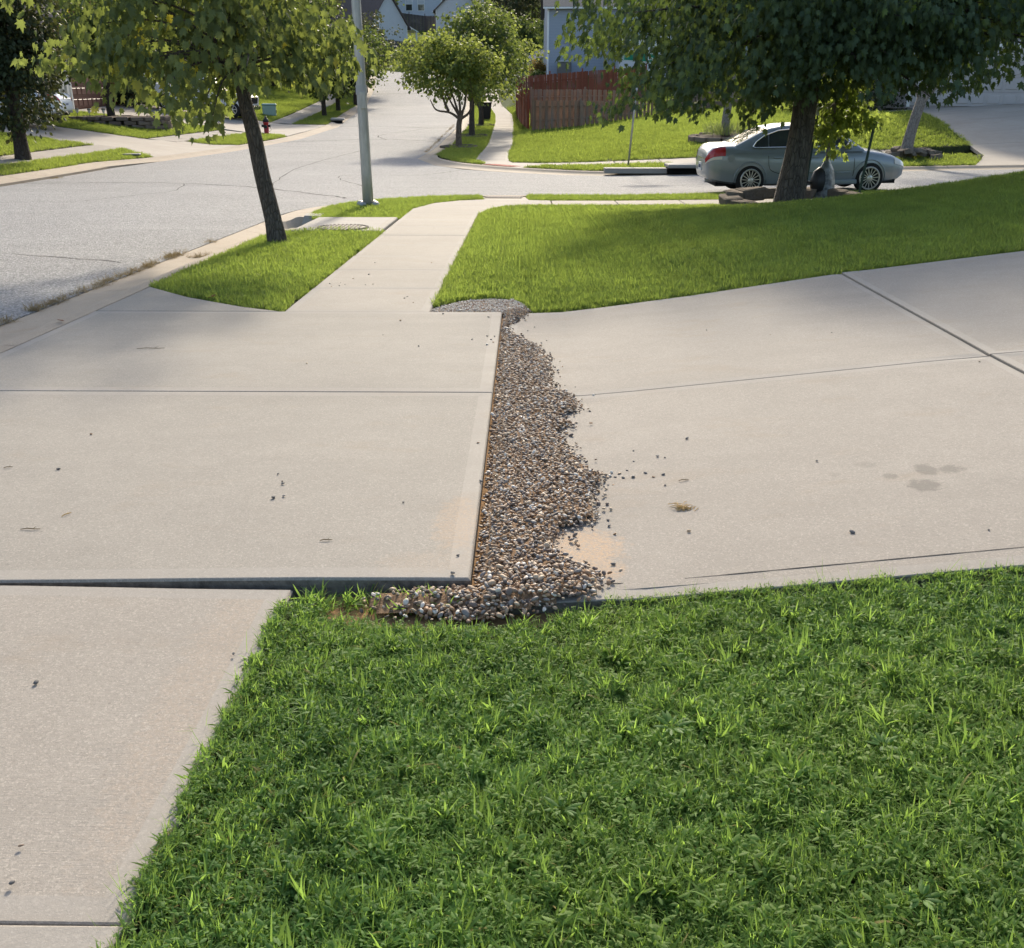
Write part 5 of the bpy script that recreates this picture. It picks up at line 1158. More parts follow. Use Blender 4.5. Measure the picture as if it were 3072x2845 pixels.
def trunk_tube(pts, rad, n=14, bumps=.06, seed=0):
    P = catmull(pts, 6); L = np.linspace(0, 1, len(P)); r = np.interp(L, np.linspace(0, 1, len(rad)), rad); V, F = tube(P, list(r), n)
    rr = np.random.default_rng(seed); ph = rr.uniform(0, 6, 4); W = []
    for i, v in enumerate(V):
        c = P[min(i // n, len(P) - 1)]; a = 2 * math.pi * (i % n) / n; f = 1 + bumps * (math.sin(3 * a + ph[0] + c.z * 1.5) + .6 * math.sin(5 * a + ph[1] - 2 * c.z))
        W.append(c + (v - c) * f)
    return W, F
def tree(name, label, base, trunk, rads, ells, clumps, per, ls, rc, lm, bk, shape=QS, droop=.6, seed=1, branches=26, flat=.55, singles=0, cat='tree', group=None, br=.03, zo=-.05, low=None, extra=None):
    R = np.random.default_rng(seed); bx_, by_ = base; bz = Z(bx_, by_) + zo
    e = empty(name, (bx_, by_, bz), 0, label, cat, group)
    V, F = trunk_tube(trunk, rads, seed=seed); link('trunk', mesh('trunk', V, F, bk, True), e)
    cl = sample_crown(ells, clumps, R)
    if extra is not None: cl = np.concatenate([cl, extra])
    if low is not None: cl = cl[low(cl)]
    axis = np.array([trunk[-1][0], trunk[-1][1], ells[0][2] - ells[0][5] * .3])
    P = catmull(trunk, 6); zs = [p.z for p in P]; m = MB()
    for i in R.permutation(len(cl))[:branches]:
        t_ = Vector(cl[i]); h_ = max(zs[0] + .55 * (zs[-1] - zs[0]), min(zs[-1], t_.z - R.uniform(.2, .5) * math.hypot(t_.x - P[-1].x, t_.y - P[-1].y)))
        k = int(np.argmin([abs(z - h_) for z in zs])); s_ = P[k]; mid = s_.lerp(t_, .5) + Vector((R.normal(0, .08), R.normal(0, .08), .10 * (t_ - s_).length)); d_ = (t_ - s_).length
        m.tube(catmull([s_, mid, t_], 4), list(np.interp(np.linspace(0, 1, 9), [0, 1], [min(rads[-1] * .7, br * (.5 + .25 * d_)), .006])), 5)
    if branches: m.build('branches', bk, e, True)
    C, tip, nrm = clump_leaves(cl, axis, per, rc, droop, R, flat); n = len(C); size = ls * R.uniform(.65, 1.25, n); rnd = R.random(n)
    rnd = np.clip(rnd * .8 + np.repeat(R.random(len(cl)), per) * .2 + np.where(R.random(n) < .03, .2, 0), 0, 1)
    if low is not None:
        kp = low(C); C, tip, nrm, size, rnd = C[kp], tip[kp], nrm[kp], size[kp], rnd[kp]; n = len(C)
    sel = np.zeros(n, bool)
    if singles:
        # the leaves seen largest from the street corner: nearest, lower side of the crown
        score = C[:, 1] + .45 * np.abs(C[:, 2] - ells[0][2] * .55) + R.normal(0, .5, n); sel[np.argsort(score)[:singles * 2:2]] = True
    W, T, k = place_leaves(shape, C[~sel], tip[~sel], nrm[~sel], size[~sel])
    crown = link('crown', trimesh('crown', W, T, lm, False, np.repeat(rnd[~sel], k)), e)
    if singles:
        crown['kind'] = 'stuff'; lmes = [trimesh('leaf', shape[0], shape[1], lm, False, np.full(len(shape[0]), q)) for q in (.1, .3, .5, .7, .85, .97)]
        x, y, z = leaf_frames(tip[sel], nrm[sel])
        for i, (c_, s_) in enumerate(zip(C[sel], size[sel])):
            o = link('leaf', lmes[min(5, int(rnd[sel][i] * 6))], crown); M4 = Matrix(((x[i][0], y[i][0], z[i][0]), (x[i][1], y[i][1], z[i][1]), (x[i][2], y[i][2], z[i][2]))).to_4x4(); M4.translation = Vector(c_); o.matrix_local = M4 @ Matrix.Scale(float(s_), 4)
    return e
BK_M = bark('bark_maple', (.075, .062, .050, 1), (.155, .130, .105, 1), 26); BK_B = bark('bark_big_maple', (.060, .050, .042, 1), (.150, .130, .108, 1), 16); BK_G = bark('bark_pale_grey', (.19, .165, .145, 1), (.31, .28, .25, 1), 22, .5); BK_D = bark('bark_dark', (.045, .036, .03, 1), (.10, .08, .065, 1), 24)
L_young = leafmat('leaf_young_maple', (.048, .075, .036), (.125, .160, .070), (.30, .36, .075), .42, yellow=(.48, .42, .05))
L_big = leafmat('leaf_big_maple', (.036, .064, .038), (.082, .125, .070), (.18, .25, .045), .34, yellow=(.16, .22, .03))
L_dark = leafmat('leaf_dark', (.020, .032, .016), (.045, .062, .026), (.10, .11, .03), .28)
L_mid = leafmat('leaf_mid', (.035, .058, .022), (.075, .11, .035), (.20, .26, .05), .40)
L_light = leafmat('leaf_light', (.055, .088, .026), (.12, .16, .045), (.36, .42, .08), .45, yellow=(.34, .36, .06))
L_sap = leafmat('leaf_sapling', (.07, .11, .03), (.15, .21, .06), (.40, .50, .09), .55)
L_far = leafmat('leaf_far', (.035, .048, .024), (.07, .085, .038), (.14, .15, .05), .3)

# young maple in the strip on the left
R_ = np.random.default_rng(5)
def low_young(C):
    x, y, z = C[:, 0], C[:, 1], C[:, 2]
    lim = 1.52 + .12 * np.sin(x * 5 + 1) + .10 * np.sin(x * 11) + .50 * ss(-.25, .25, x) + .62 * ss(-1.35, -2.0, x)
    return (z > lim) & ~((z < 2.0) & (np.abs(x + .2) < .2) & (y < .1))
tree('young_maple', 'young maple with leaning trunk and backlit yellow green leaves in the left strip', (-3.37, 13.67), [(0, 0, -.1), (-.04, 0, .35), (-.14, .02, .95), (-.21, .03, 1.5), (-.30, .03, 2.0), (-.36, 0, 3.0), (-.4, 0, 4.2)], [.155, .115, .105, .10, .085, .06, .03],
     [(-.80, -.05, 3.4, 2.1, 1.9, 1.9), (-1.0, -.2, 2.15, 1.15, 1.1, .8), (.25, -.1, 2.55, .95, 1.0, .65)], 205, 25, .118, .25, L_young, BK_M, MS, 1.35, 5, 60, 1.0, singles=300, br=.022, low=low_young)
# big maple on the right
def low_big(C):
    x, y, z = C[:, 0], C[:, 1], C[:, 2]
    lim = 1.50 + .14 * np.sin(x * 2.3) + .10 * np.sin(x * 5.1 + 2) + .55 * ss(-3.2, -5.2, x) + .22 * ss(-.8, .3, x) + .45 * ss(.2, .9, x) + 1.2 * ss(3.0, 5.0, x) + .50 * np.clip(y - .5, 0, 3)
    return (z > lim) & ~((z < 2.1) & (np.abs(x) < .35) & (y < .3))
tree('maple', 'big dark maple with thick trunk and wide low crown by the side street', (MX, MY), [(.02, 0, -.15), (0, 0, .25), (.05, 0, .9), (.10, .02, 1.7), (.12, .03, 2.5), (.15, .05, 3.6), (.15, .05, 5.2)], [.38, .28, .235, .22, .21, .16, .09],
     [(.45, -.1, 4.6, 5.0, 4.6, 3.3), (-.6, -.8, 2.9, 4.1, 3.4, 1.35), (1.6, -.8, 3.0, 3.8, 3.4, 1.3)], 900, 36, .125, .38, L_big, BK_B, MS, 1.3, 8, 90, .6, singles=300, br=.045, low=low_big)
# sapling behind the big maple
tree('sapling', 'slim young sapling with bright leaves between two green stakes', (SPX, SPY), [(0, 0, 0), (0, 0, .9), (.03, 0, 1.6), (.05, 0, 2.6), (.06, 0, 3.4)], [.035, .032, .028, .02, .01],
     [(.0, 0, 1.55, .52, .45, .55), (.45, 0, 1.65, .42, .4, .3), (.0, 0, 2.3, .5, .45, .6)], 64, 16, .12, .18, L_sap, BK_G, MS, .7, 12, 26, .8, br=.012)
# columnar tree far left
tree('pear_tree', 'dense dark columnar tree at the far left edge', (-15.95, 32.6), [(0, 0, -.1), (.02, 0, .8), (.03, 0, 2.0), (.0, 0, 4.5)], [.26, .20, .18, .08],
     [(-.15, 0, 2.75, 1.75, 1.7, 1.95), (-.25, 0, 5.0, 2.05, 2.0, 2.8)], 640, 30, .145, .34, L_dark, BK_D, OS, .5, 21, 30, .8)
# planter tree
tree('planter_tree', 'dark green tree growing from the block planter', (-19.4, 48.9), [(0, 0, 0), (0, 0, 1.2), (.05, 0, 2.4), (.1, 0, 4)], [.19, .165, .14, .06],
     [(-.2, 0, 4.2, 2.6, 2.2, 2.2), (-.9, -.3, 3.0, 1.6, 1.5, 1.2), (.8, .2, 2.9, 1.4, 1.4, 1.0)], 300, 26, .17, .42, L_mid, BK_D, OS, .7, 23, 20, .6)
# street trees on the right beyond the crossing
ms = tree('street_tree', 'multi stemmed street tree with pale trunk, nearest on the far strip', (-2.75, 43.4), [(0, 0, -.05), (.0, 0, .5), (.03, 0, 1.0), (.12, 0, 1.35)], [.14, .12, .115, .10],
     [(-.5, 0, 3.2, 2.2, 1.9, 1.25), (-1.4, 0, 3.5, 1.1, 1.0, .7), (.7, 0, 3.0, 1.2, 1.1, 1.0), (.0, 0, 4.0, 1.2, 1.0, .6)], 250, 24, .15, .34, L_light, bark('bark_multistem', (.13, .09, .065, 1), (.23, .17, .13, 1), 18, .5), OS, .45, 31, 0, .7)
m = MB()
for q in ([(.05, 0, 1.2), (-.35, 0, 1.45), (-.9, 0, 1.55), (-1.15, 0, 1.95)], [(.05, 0, 1.25), (-.15, .1, 1.9), (-.5, .1, 2.9)], [(.1, 0, 1.3), (.05, -.1, 2.0), (-.1, -.1, 3.1)], [(.12, 0, 1.3), (.3, .1, 1.9), (.35, .1, 2.9)], [(.1, 0, 1.2), (.45, 0, 1.45), (.6, 0, 1.9), (.5, 0, 2.8)], [(-.4, 0, 1.5), (-.7, .1, 2.2), (-.9, .1, 3.0)], [(.05, .1, 1.3), (-.25, .2, 1.75), (-.55, .2, 2.3)]):
    m.tube(catmull(q, 5), list(np.linspace(.062, .02, (len(q) - 1) * 5 + 1)), 7)
m.build('stem', bpy.data.materials['bark_multistem'], ms, True)
tree('street_tree', 'second street tree on the far strip, darker rounded crown', (-2.5, 49.6), [(0, 0, -.05), (0, 0, 1.0), (.02, 0, 2.2), (0, 0, 4)], [.15, .125, .11, .05], [(.35, 0, 3.7, 2.1, 1.9, 2.0), (.3, 0, 5.0, 1.3, 1.2, 1.0)], 260, 24, .16, .36, L_mid, BK_M, OS, .5, 32, 14, .7)
tree('street_tree', 'third street tree on the far strip beside the long sidewalk', (-2.4, 57.5), [(0, 0, -.05), (0, 0, .9), (-.25, 0, 1.5), (-.4, 0, 3)], [.16, .13, .10, .05], [(.7, 0, 3.5, 2.2, 2.0, 1.9), (.2, 0, 5.0, 1.7, 1.5, 1.4)], 260, 24, .17, .38, L_light, BK_M, OS, .5, 33, 14, .7)
# left strip trees further along
for i, (x, y, h_, r_, lm, lab) in enumerate(((-12.75, 66.5, 5.6, 2.3, L_mid, 'dark green street tree on the left strip, nearest of the row'), (-12.9, 72.5, 5.2, 2.0, L_dark, 'thin stemmed street tree second in the left row'), (-13.2, 82, 6.2, 2.7, L_mid, 'street tree third in the left row beside the lamp post'), (-14.0, 93, 6.5, 3.0, L_far, 'rust tinged street tree at the far end of the left row'))):
    tree('street_tree', lab, (x, y), [(0, 0, -.05), (0, 0, 1.0), (.05, 0, 2.2), (0, 0, h_ * .7)], [.17, .14, .12, .05], [(0, 0, h_ * .62, r_, r_, h_ * .36), (.2, 0, h_ * .45, r_ * .85, r_ * .85, h_ * .22)], 220, 22, .21, .48, lm, BK_D, QS, .5, 40 + i, 10, .7, group='street trees along the left strip')
# forked tree and lawn tree on the right
ft = tree('forked_tree', 'pale grey forked tree beside the right driveway', (12.1, 33.0), [(0, 0, -.05), (.10, 0, .8), (.30, 0, 1.8), (.45, 0, 2.5), (.7, 0, 3.6)], [.20, .165, .15, .14, .08], [(.8, .3, 5.0, 3.0, 2.6, 1.8)], 200, 22, .17, .45, L_mid, BK_G, OS, .6, 51, 14, .6)
m = MB(); m.tube(catmull([(.33, 0, 1.75), (.75, 0, 2.3), (1.25, 0, 3.0), (1.7, 0, 4.2)], 6), list(np.linspace(.09, .04, 19)), 9); m.tube(catmull([(.8, 0, 2.35), (1.0, .1, 2.9), (1.3, .1, 3.6)], 5), list(np.linspace(.05, .02, 11)), 7); m.tube(catmull([(.2, 0, 1.9), (.0, 0, 2.3), (-.1, 0, 3.0)], 5), list(np.linspace(.06, .02, 11)), 7); m.build('limb', BK_G, ft, True)
tree('lawn_tree', 'slim grey trunked tree in the low block ring on the far lawn', (7.35, 38.4), [(0, 0, -.05), (.05, 0, 1.0), (.15, 0, 2.2), (.2, 0, 3.6)], [.17, .145, .13, .06], [(.2, 0, 4.6, 2.4, 2.2, 1.8)], 200, 22, .17, .42, L_mid, BK_G, OS, .6, 52, 14, .6)
# background trees: hills and gaps between houses
BG = [(-23, 72, 9, 4.2, L_mid), (-27, 80, 10, 4.6, L_far), (-21, 88, 9, 3.8, L_mid), (-28, 96, 11, 5, L_far), (-22, 104, 9, 4, L_mid), (-27, 67, 9, 4, L_dark), (-34, 62, 11, 5, L_far), (-36, 48, 11, 5, L_far), (-24.5, 34, 8, 3.6, L_dark), (-30, 31, 10, 4.5, L_dark),
      (-20.6, 150, 8, 2.8, L_mid), (-2.2, 128, 12, 5.0, L_far), (3.5, 124, 12, 5.2, L_far), (9.5, 122, 13, 5.5, L_far), (-3.6, 140, 13, 5.0, L_far), (4, 140, 14, 6, L_far), (16, 120, 12, 5, L_far), (24, 112, 12, 5, L_far), (-25, 120, 11, 5, L_far), (-23, 140, 11, 5, L_far), (-33, 130, 12, 6, L_far),
      (27, 78, 11, 4.5, L_far), (25.5, 60, 10, 4, L_mid), (-30, 112, 11, 5, L_far), (-1, 165, 12, 6, L_far), (8, 165, 12, 6, L_far), (-29, 160, 12, 6, L_far)]
def bgk(x, y): return 0 if x < -19 and y < 110 else 1 if x < 0 else 2
BGO = [sorted(q[0] / q[1] for q in BG if bgk(q[0], q[1]) == k) for k in range(3)]
for i, (x, y, h_, r_, lm) in enumerate(BG):
    k_ = bgk(x, y)
    tree('background_tree', 'leafy background tree ' + ('behind the left houses', 'on the hill beyond the street end', 'behind the right houses')[k_] + ', ' + ORD[BGO[k_].index(x / y)] + ' from the left', (x, y), [(0, 0, -.1), (0, 0, h_ * .25), (0, 0, h_ * .6)], [.25, .2, .1], [(0, 0, h_ * .55, r_, r_, h_ * .42), (r_ * .3, 0, h_ * .35, r_ * .8, r_ * .8, h_ * .25)], 150, 22, .36, .85, lm, BK_D, QS, .4, 60 + i, 4, .75, group='background trees ' + ('left', 'hill', 'right')[k_])
for i, (x, y, h_, lab) in enumerate(((.0, 101, 4.2, 'small round tree near the street end, left of two'), (2.6, 98, 4.4, 'small round tree beside the blue grey house, right of two'))):
    tree('small_tree', lab, (x, y), [(0, 0, -.1), (0, 0, 1.2), (0, 0, 2.4)], [.10, .08, .05], [(0, 0, h_ * .62, 1.5, 1.4, 1.5)], 90, 20, .22, .40, L_mid, BK_G, QS, .4, 90 + i, 6, .7)
# shrubs
def shrub(name, label, x, y, r_, h_, n, ls, lm, seed, shape=QS, cat='shrub'):
    tree(name, label, (x, y), [(0, 0, -.05), (0, 0, h_ * .3), (0, 0, h_ * .5)], [.06, .05, .03], [(0, 0, h_ * .5, r_, r_, h_ * .5)], n, 20, ls, r_ * .28, lm, BK_D, shape, .1, seed, 4, .8, cat=cat)
shrub('shrub', 'tall dark evergreen shrub between the left houses', -22.2, 47.6, 1.1, 2.9, 120, .14, L_dark, 101)
shrub('shrub', 'rounded dark shrub right of the brown garage door', -21.6, 58.0, 1.2, 1.9, 100, .15, L_dark, 102)
shrub('shrub', 'dark bush at the corner of the right garage house', 15.3, 45.2, 1.3, 1.5, 110, .13, L_dark, 103)
shrub('shrub', 'bush under the retaining wall trees', 13.2, 49.5, 1.3, 1.4, 110, .13, L_mid, 106)
shrub('shrub', 'reddish yellow bush beside the blue grey house corner', 1.0, 84, .7, 1.1, 60, .14, leafmat('leaf_rust', (.16, .10, .03), (.26, .19, .05), (.4, .3, .08), .4), 104)
shrub('shrub', 'small grey green mound plant by the air conditioner', .9, 80.5, .45, .5, 40, .09, L_mid, 105)
mb = tag(slab('gravel_patch', [(.2, 80), (1.6, 79.2), (4.5, 79.2), (4.5, 83), (.6, 83.5)], plain('pale_gravel', (.34, .26, .22), .95, .1, noise=.35, nscale=8), 1.5, off=.02), kind='structure')
# tall grass clump under the lawn tree
def blades(n, R, rad, l0, l1, w0, w1, tilt0, tilt1, curv, seg=3):
    """curved tapering leaf blades -> V, T (triangles), rnd"""
    a = R.uniform(0, 2 * math.pi, n); rr = rad * np.sqrt(R.random(n)); az = R.uniform(0, 2 * math.pi, n); L = R.uniform(l0, l1, n); w = R.uniform(w0, w1, n); tl = R.uniform(tilt0, tilt1, n); cv = R.uniform(.2, 1, n) * curv
    d = np.stack([np.cos(az), np.sin(az)], 1); s_ = np.stack([-np.sin(az), np.cos(az)], 1); pos = np.stack([rr * np.cos(a), rr * np.sin(a), np.zeros(n)], 1); V = []; ang = tl.copy(); p = pos.copy()
    prof = np.interp(np.linspace(0, 1, seg + 1), [0, .25, .6, 1], [.55, 1, .85, .0])
    for k in range(seg + 1):
        wk = (w * prof[k] / 2)[:, None]; side = np.concatenate([s_ * wk, np.zeros((n, 1))], 1)
        if k < seg: V += [p - side, p + side]
        else: V += [p]
        st = (L / seg)[:, None]; p = p + np.concatenate([d * np.sin(ang)[:, None], np.cos(ang)[:, None]], 1) * st; ang = ang + cv / seg
    per = 2 * seg + 1; W = np.stack(V, 1).reshape(-1, 3); T = []
    for k in range(seg - 1): T += [(2 * k, 2 * k + 1, 2 * k + 3), (2 * k, 2 * k + 3, 2 * k + 2)]
    T.append((2 * seg - 2, 2 * seg - 1, 2 * seg)); T = np.array(T); F = (T[None] + (np.arange(n) * per)[:, None, None]).reshape(-1, 3)
    return W, F, np.repeat(R.random(n), per)
GM_front = grassmat('grass_front', (.060, .125, .034), (.190, .310, .090), (.38, .58, .10), 2.2, .08, .50)
GM_side = grassmat('grass_side', (.052, .104, .030), (.200, .275, .075), (.42, .54, .09), 1.0, .05, .50)
GM_far = grassmat('grass_far', (.070, .115, .032), (.205, .265, .075), (.40, .50, .08), .35, .05, .5)
GM_tuft = grassmat('grass_ornamental', (.10, .15, .05), (.24, .30, .12), (.3, .36, .1), 3, .1, .4)
GM_dry = grassmat('grass_dry', (.20, .145, .07), (.34, .25, .12), (.3, .22, .08), 3, .3, .3)
Wt, Ft, At = blades(260, np.random.default_rng(3), .75, .35, .7, .012, .025, .1, .7, 1.3)
og = empty('ornamental_grass', (7.3, 38.2, Z(7.3, 38.2) + .22), 0, 'pale tufted ornamental grass around the slim lawn tree', 'plant'); link('leaf_blades', trimesh('leaf_blades', Wt, Ft, GM_tuft, False, At), og)

# ---------------------------------------------------------------- grass: tuft meshes scattered over the lawns
def tuft_collection(name, specs, mat):
    c = bpy.data.collections.new(name)
    for i, parts in enumerate(specs):
        Vs, Ts, As, nv = [], [], [], 0
        for (V, T, A) in parts: Vs.append(V); Ts.append(T + nv); As.append(A); nv += len(V)
        c.objects.link(bpy.data.objects.new(name, trimesh(name, np.concatenate(Vs), np.concatenate(Ts), mat, False, np.concatenate(As))))
    return c
def weed(R, n=9):
    """small broad-leaved sprig: stem leaves alternating, as in the weedy front lawn"""
    C = np.stack([R.normal(0, .014, n), R.normal(0, .014, n), R.uniform(.012, .042, n)], 1); az = R.uniform(0, 6.28, n)
    tip = np.stack([np.cos(az), np.sin(az), R.uniform(-.15, .6, n)], 1); nrm = np.stack([R.normal(0, .35, n), R.normal(0, .35, n), np.ones(n)], 1)
    W, T, k = place_leaves(oval_shape(.24), C, tip, nrm, R.uniform(.010, .021, n)); return W, T, np.repeat(R.random(n) * .9, k)
Rg = np.random.default_rng(77)
FRONT = tuft_collection('front_tuft', [[blades(18, Rg, .03, .022, .050, .0038, .0070, .45, 1.35, 1.2), weed(Rg, 6), blades(9, Rg, .03, .025, .055, .0015, .003, .1, .9, 1.0)] for _ in range(10)]
                       + [[blades(22, Rg, .03, .028, .058, .003, .0065, .3, 1.2, 1.4), blades(6, Rg, .03, .03, .065, .002, .003, .1, .8, .8)] for _ in range(6)], GM_front)
COARSE = tuft_collection('coarse_tuft', [[blades(9, Rg, .02, .07, .13, .006, .010, .25, 1.0, 1.5, 4)] for _ in range(5)], GM_front)
WISP = tuft_collection('wisp_tuft', [[blades(5, Rg, .015, .08, .16, .0016, .0028, .1, .8, .9, 4)] for _ in range(4)], GM_front)
SIDEG = tuft_collection('side_tuft', [[blades(20, Rg, .045, .035, .085, .0045, .008, .05, .9, .9)] for _ in range(10)], GM_side)
FARG = tuft_collection('far_tuft', [[blades(22, Rg, .12, .06, .12, .008, .016, .05, .8, .6, 2)] for _ in range(6)], GM_far)
DRY = tuft_collection('dry_tuft', [[blades(22, Rg, .05, .05, .12, .002, .004, .4, 1.4, 1.2)] for _ in range(5)], GM_dry)
def gn_tree(name, coll):
    ng = bpy.data.node_groups.new(name, 'GeometryNodeTree'); ng.interface.new_socket('Geometry', in_out='INPUT', socket_type='NodeSocketGeometry'); ng.interface.new_socket('Geometry', in_out='OUTPUT', socket_type='NodeSocketGeometry')
    N_ = ng.nodes; i_ = N_.new('NodeGroupInput'); o_ = N_.new('NodeGroupOutput'); ip = N_.new('GeometryNodeInstanceOnPoints'); ci = N_.new('GeometryNodeCollectionInfo')
    ci.inputs['Collection'].default_value = coll; ci.inputs['Separate Children'].default_value = True; ci.inputs['Reset Children'].default_value = True
    ip.inputs['Pick Instance'].default_value = True
    ra = N_.new('GeometryNodeInputNamedAttribute'); ra.data_type = 'FLOAT_VECTOR'; ra.inputs['Name'].default_value = 'rot'
    sa = N_.new('GeometryNodeInputNamedAttribute'); sa.data_type = 'FLOAT'; sa.inputs['Name'].default_value = 'scl'
    er = N_.new('FunctionNodeEulerToRotation'); k = ng.links.new
    k(i_.outputs[0], ip.inputs['Points']); k(ci.outputs[0], ip.inputs['Instance']); k(ra.outputs['Attribute'], er.inputs[0]); k(er.outputs[0], ip.inputs['Rotation']); k(sa.outputs['Attribute'], ip.inputs['Scale']); k(ip.outputs[0], o_.inputs[0]); return ng
GN = {}
def scatter(name, P, coll, smin, smax, label, tilt=.15, parent=None, hmul=None, R=Rg):
    n = len(P); me = bpy.data.meshes.new(name); me.vertices.add(n); me.vertices.foreach_set('co', np.asarray(P, np.float32).ravel())
    a = me.attributes.new('rot', 'FLOAT_VECTOR', 'POINT'); rt = np.stack([R.normal(0, tilt, n), R.normal(0, tilt, n), R.uniform(0, 2 * math.pi, n)], 1); a.data.foreach_set('vector', rt.astype(np.float32).ravel())
    sc = R.uniform(smin, smax, n); sc = sc if hmul is None else sc * hmul; a = me.attributes.new('scl', 'FLOAT', 'POINT'); a.data.foreach_set('value', sc.astype(np.float32)); me.update()
    o = link(name, me, parent); md = o.modifiers.new('scatter', 'NODES')
    if coll.name not in GN: GN[coll.name] = gn_tree('scatter_' + coll.name, coll)
    md.node_group = GN[coll.name]; tag(o, label, 'grass', kind='stuff'); return o
def pts_in(poly, dens, R=Rg, clip=None, grow=0.0):
    p = shrink(poly, -grow) if grow else poly
    xs = [q[0] for q in p]; ys = [q[1] for q in p]; x0_, x1_, y0_, y1_ = min(xs), max(xs), min(ys), max(ys)
    if clip: x0_, x1_, y0_, y1_ = max(x0_, clip[0]), min(x1_, clip[1]), max(y0_, clip[2]), min(y1_, clip[3])
    n = int(dens * (x1_ - x0_) * (y1_ - y0_)); P = np.stack([R.uniform(x0_, x1_, n), R.uniform(y0_, y1_, n)], 1); return P[in_poly(P, p)]
def ground_pts(P, off): return np.column_stack([P, zt(P[:, 0], P[:, 1]) + off])
def lump(P, f, ph=0): return .5 + .25 * (np.sin(P[:, 0] * f + ph) * np.cos(P[:, 1] * f * 1.3 + ph * 2) + np.sin(P[:, 0] * f * 2.3 + 1 + P[:, 1] * f * 1.7))
def patch_collection(name, src, cell, n, nvar, mat, smin, smax, R=Rg):
    """square turf patches assembled from the tuft meshes, so lawns need few instances"""
    tm = []
    for o in src.objects:
        me = o.data; V = np.zeros(len(me.vertices) * 3, np.float32); me.vertices.foreach_get('co', V); T = np.zeros(len(me.polygons) * 3, np.int32); me.loops.foreach_get('vertex_index', T); A = np.zeros(len(me.vertices), np.float32); me.attributes['rnd'].data.foreach_get('value', A); tm.append((V.reshape(-1, 3), T.reshape(-1, 3), A))
    c = bpy.data.collections.new(name)
    for v in range(nvar):
        Vs, Ts, As, nv = [], [], [], 0; ph = R.uniform(0, 6, 4)
        for i in range(n):
            V, T, A = tm[R.integers(len(tm))]; x, y = R.uniform(-cell / 2, cell / 2, 2); k = 1 + .28 * math.sin(x / cell * 7 + ph[0]) * math.cos(y / cell * 6 + ph[1]); sc = R.uniform(smin, smax) * k; a = R.uniform(0, 6.283); ca, sa_ = math.cos(a), math.sin(a)
            tx_, ty_ = R.normal(0, .18, 2); W = V * sc; z = W[:, 2] + W[:, 0] * tx_ + W[:, 1] * ty_
            Vs.append(np.column_stack([W[:, 0] * ca - W[:, 1] * sa_ + x, W[:, 0] * sa_ + W[:, 1] * ca + y, z])); Ts.append(T + nv); nv += len(V); As.append(np.clip(A * .75 + R.random() * .25, 0, 1))
        c.objects.link(bpy.data.objects.new(name, trimesh(name, np.concatenate(Vs), np.concatenate(Ts), mat, False, np.concatenate(As))))
    return c
def turf(poly, cell, patches, tufts, dens, off, smin, smax, label, clip, edge=None, avoid=None, R=Rg):
    xs = np.arange(clip[0], clip[1], cell); ys = np.arange(clip[2], clip[3], cell); A, B = np.meshgrid(xs, ys); c = np.stack([A.ravel(), B.ravel()], 1)
    h = cell / 2 + .02; ins = np.ones(len(c), bool); anyi = np.zeros(len(c), bool)
    for dx in (-h, 0, h):
        for dy in (-h, 0, h): q = in_poly(c + [dx, dy], poly); ins &= q; anyi |= q
    if avoid is not None: bad = avoid(c); ins &= ~bad
    full = c[ins]; part = c[anyi & ~ins]; n = len(full); k = .05
    z = zt(full[:, 0], full[:, 1]) + off; sx = (zt(full[:, 0] + k, full[:, 1]) - zt(full[:, 0] - k, full[:, 1])) / (2 * k); sy = (zt(full[:, 0], full[:, 1] + k) - zt(full[:, 0], full[:, 1] - k)) / (2 * k)
    rot = []
    for i in range(n):
        nz = Vector((-sx[i], -sy[i], 1)).normalized(); Mz = Matrix.Rotation(R.integers(4) * math.pi / 2 + R.normal(0, .04), 3, 'Z'); Q = Vector((0, 0, 1)).rotation_difference(nz).to_matrix(); rot.append(tuple((Q @ Mz).to_euler()))
    o = scatter('grass', np.column_stack([full, z]), patches, 1.0, 1.06, label); a = o.data.attributes['rot']; a.data.foreach_set('vector', np.asarray(rot, np.float32).ravel())
    m_ = int(dens * cell * cell); P = np.repeat(part, m_, 0) + R.uniform(-cell / 2, cell / 2, (len(part) * m_, 2)); P = P[in_poly(P, poly)]
    if edge is not None: P = P[edge(P)]
    scatter('grass', ground_pts(P, off), tufts, smin, smax, label + ', along its edges', .22)
PF = patch_collection('front_turf', FRONT, .20, 84, 10, GM_front, .6, 1.2)
PS = patch_collection('side_turf', SIDEG, .25, 50, 8, GM_side, .7, 1.2)
PR = patch_collection('far_turf', FARG, 1.0, 90, 6, GM_far, .7, 1.2)
def front_edge(P): return ~((P[:, 1] > 2.80) & (P[:, 0] < .15) & (P[:, 0] > -.72) & (Rg.random(len(P)) < .5 * ss(2.82, 3.0, P[:, 1])))
turf(LAWNS['front'], .20, PF, FRONT, 1900, -.035, .6, 1.15, 'weedy green lawn in the foreground', (-.9, 4.2, .1, 3.2), front_edge, lambda c: (c[:, 1] > 2.72) & (c[:, 0] < .3))
P = pts_in(LAWNS['front'], 120, clip=(-.9, 4.2, .3, 3.2)); kp = Rg.random(len(P)) < lump(P, 5, 3) * .9; scatter('grass', ground_pts(P, -.025)[kp], COARSE, .4, .85, 'coarse crabgrass blades among the foreground lawn', .35)
E1 = []
for a, b, n in (((-.83, .6), (-.83, 3.0), 90), ((.28, 3.06), (3.6, 3.10), 260)):
    t_ = Rg.random((n, 1)); q = np.array(a) * (1 - t_) + np.array(b) * t_ + Rg.normal(0, .02, (n, 2)); E1.append(q)
P = np.concatenate(E1); scatter('grass', ground_pts(P, -.03), WISP, .4, .8, 'thin grass wisps along the edge of the foreground lawn', .5)
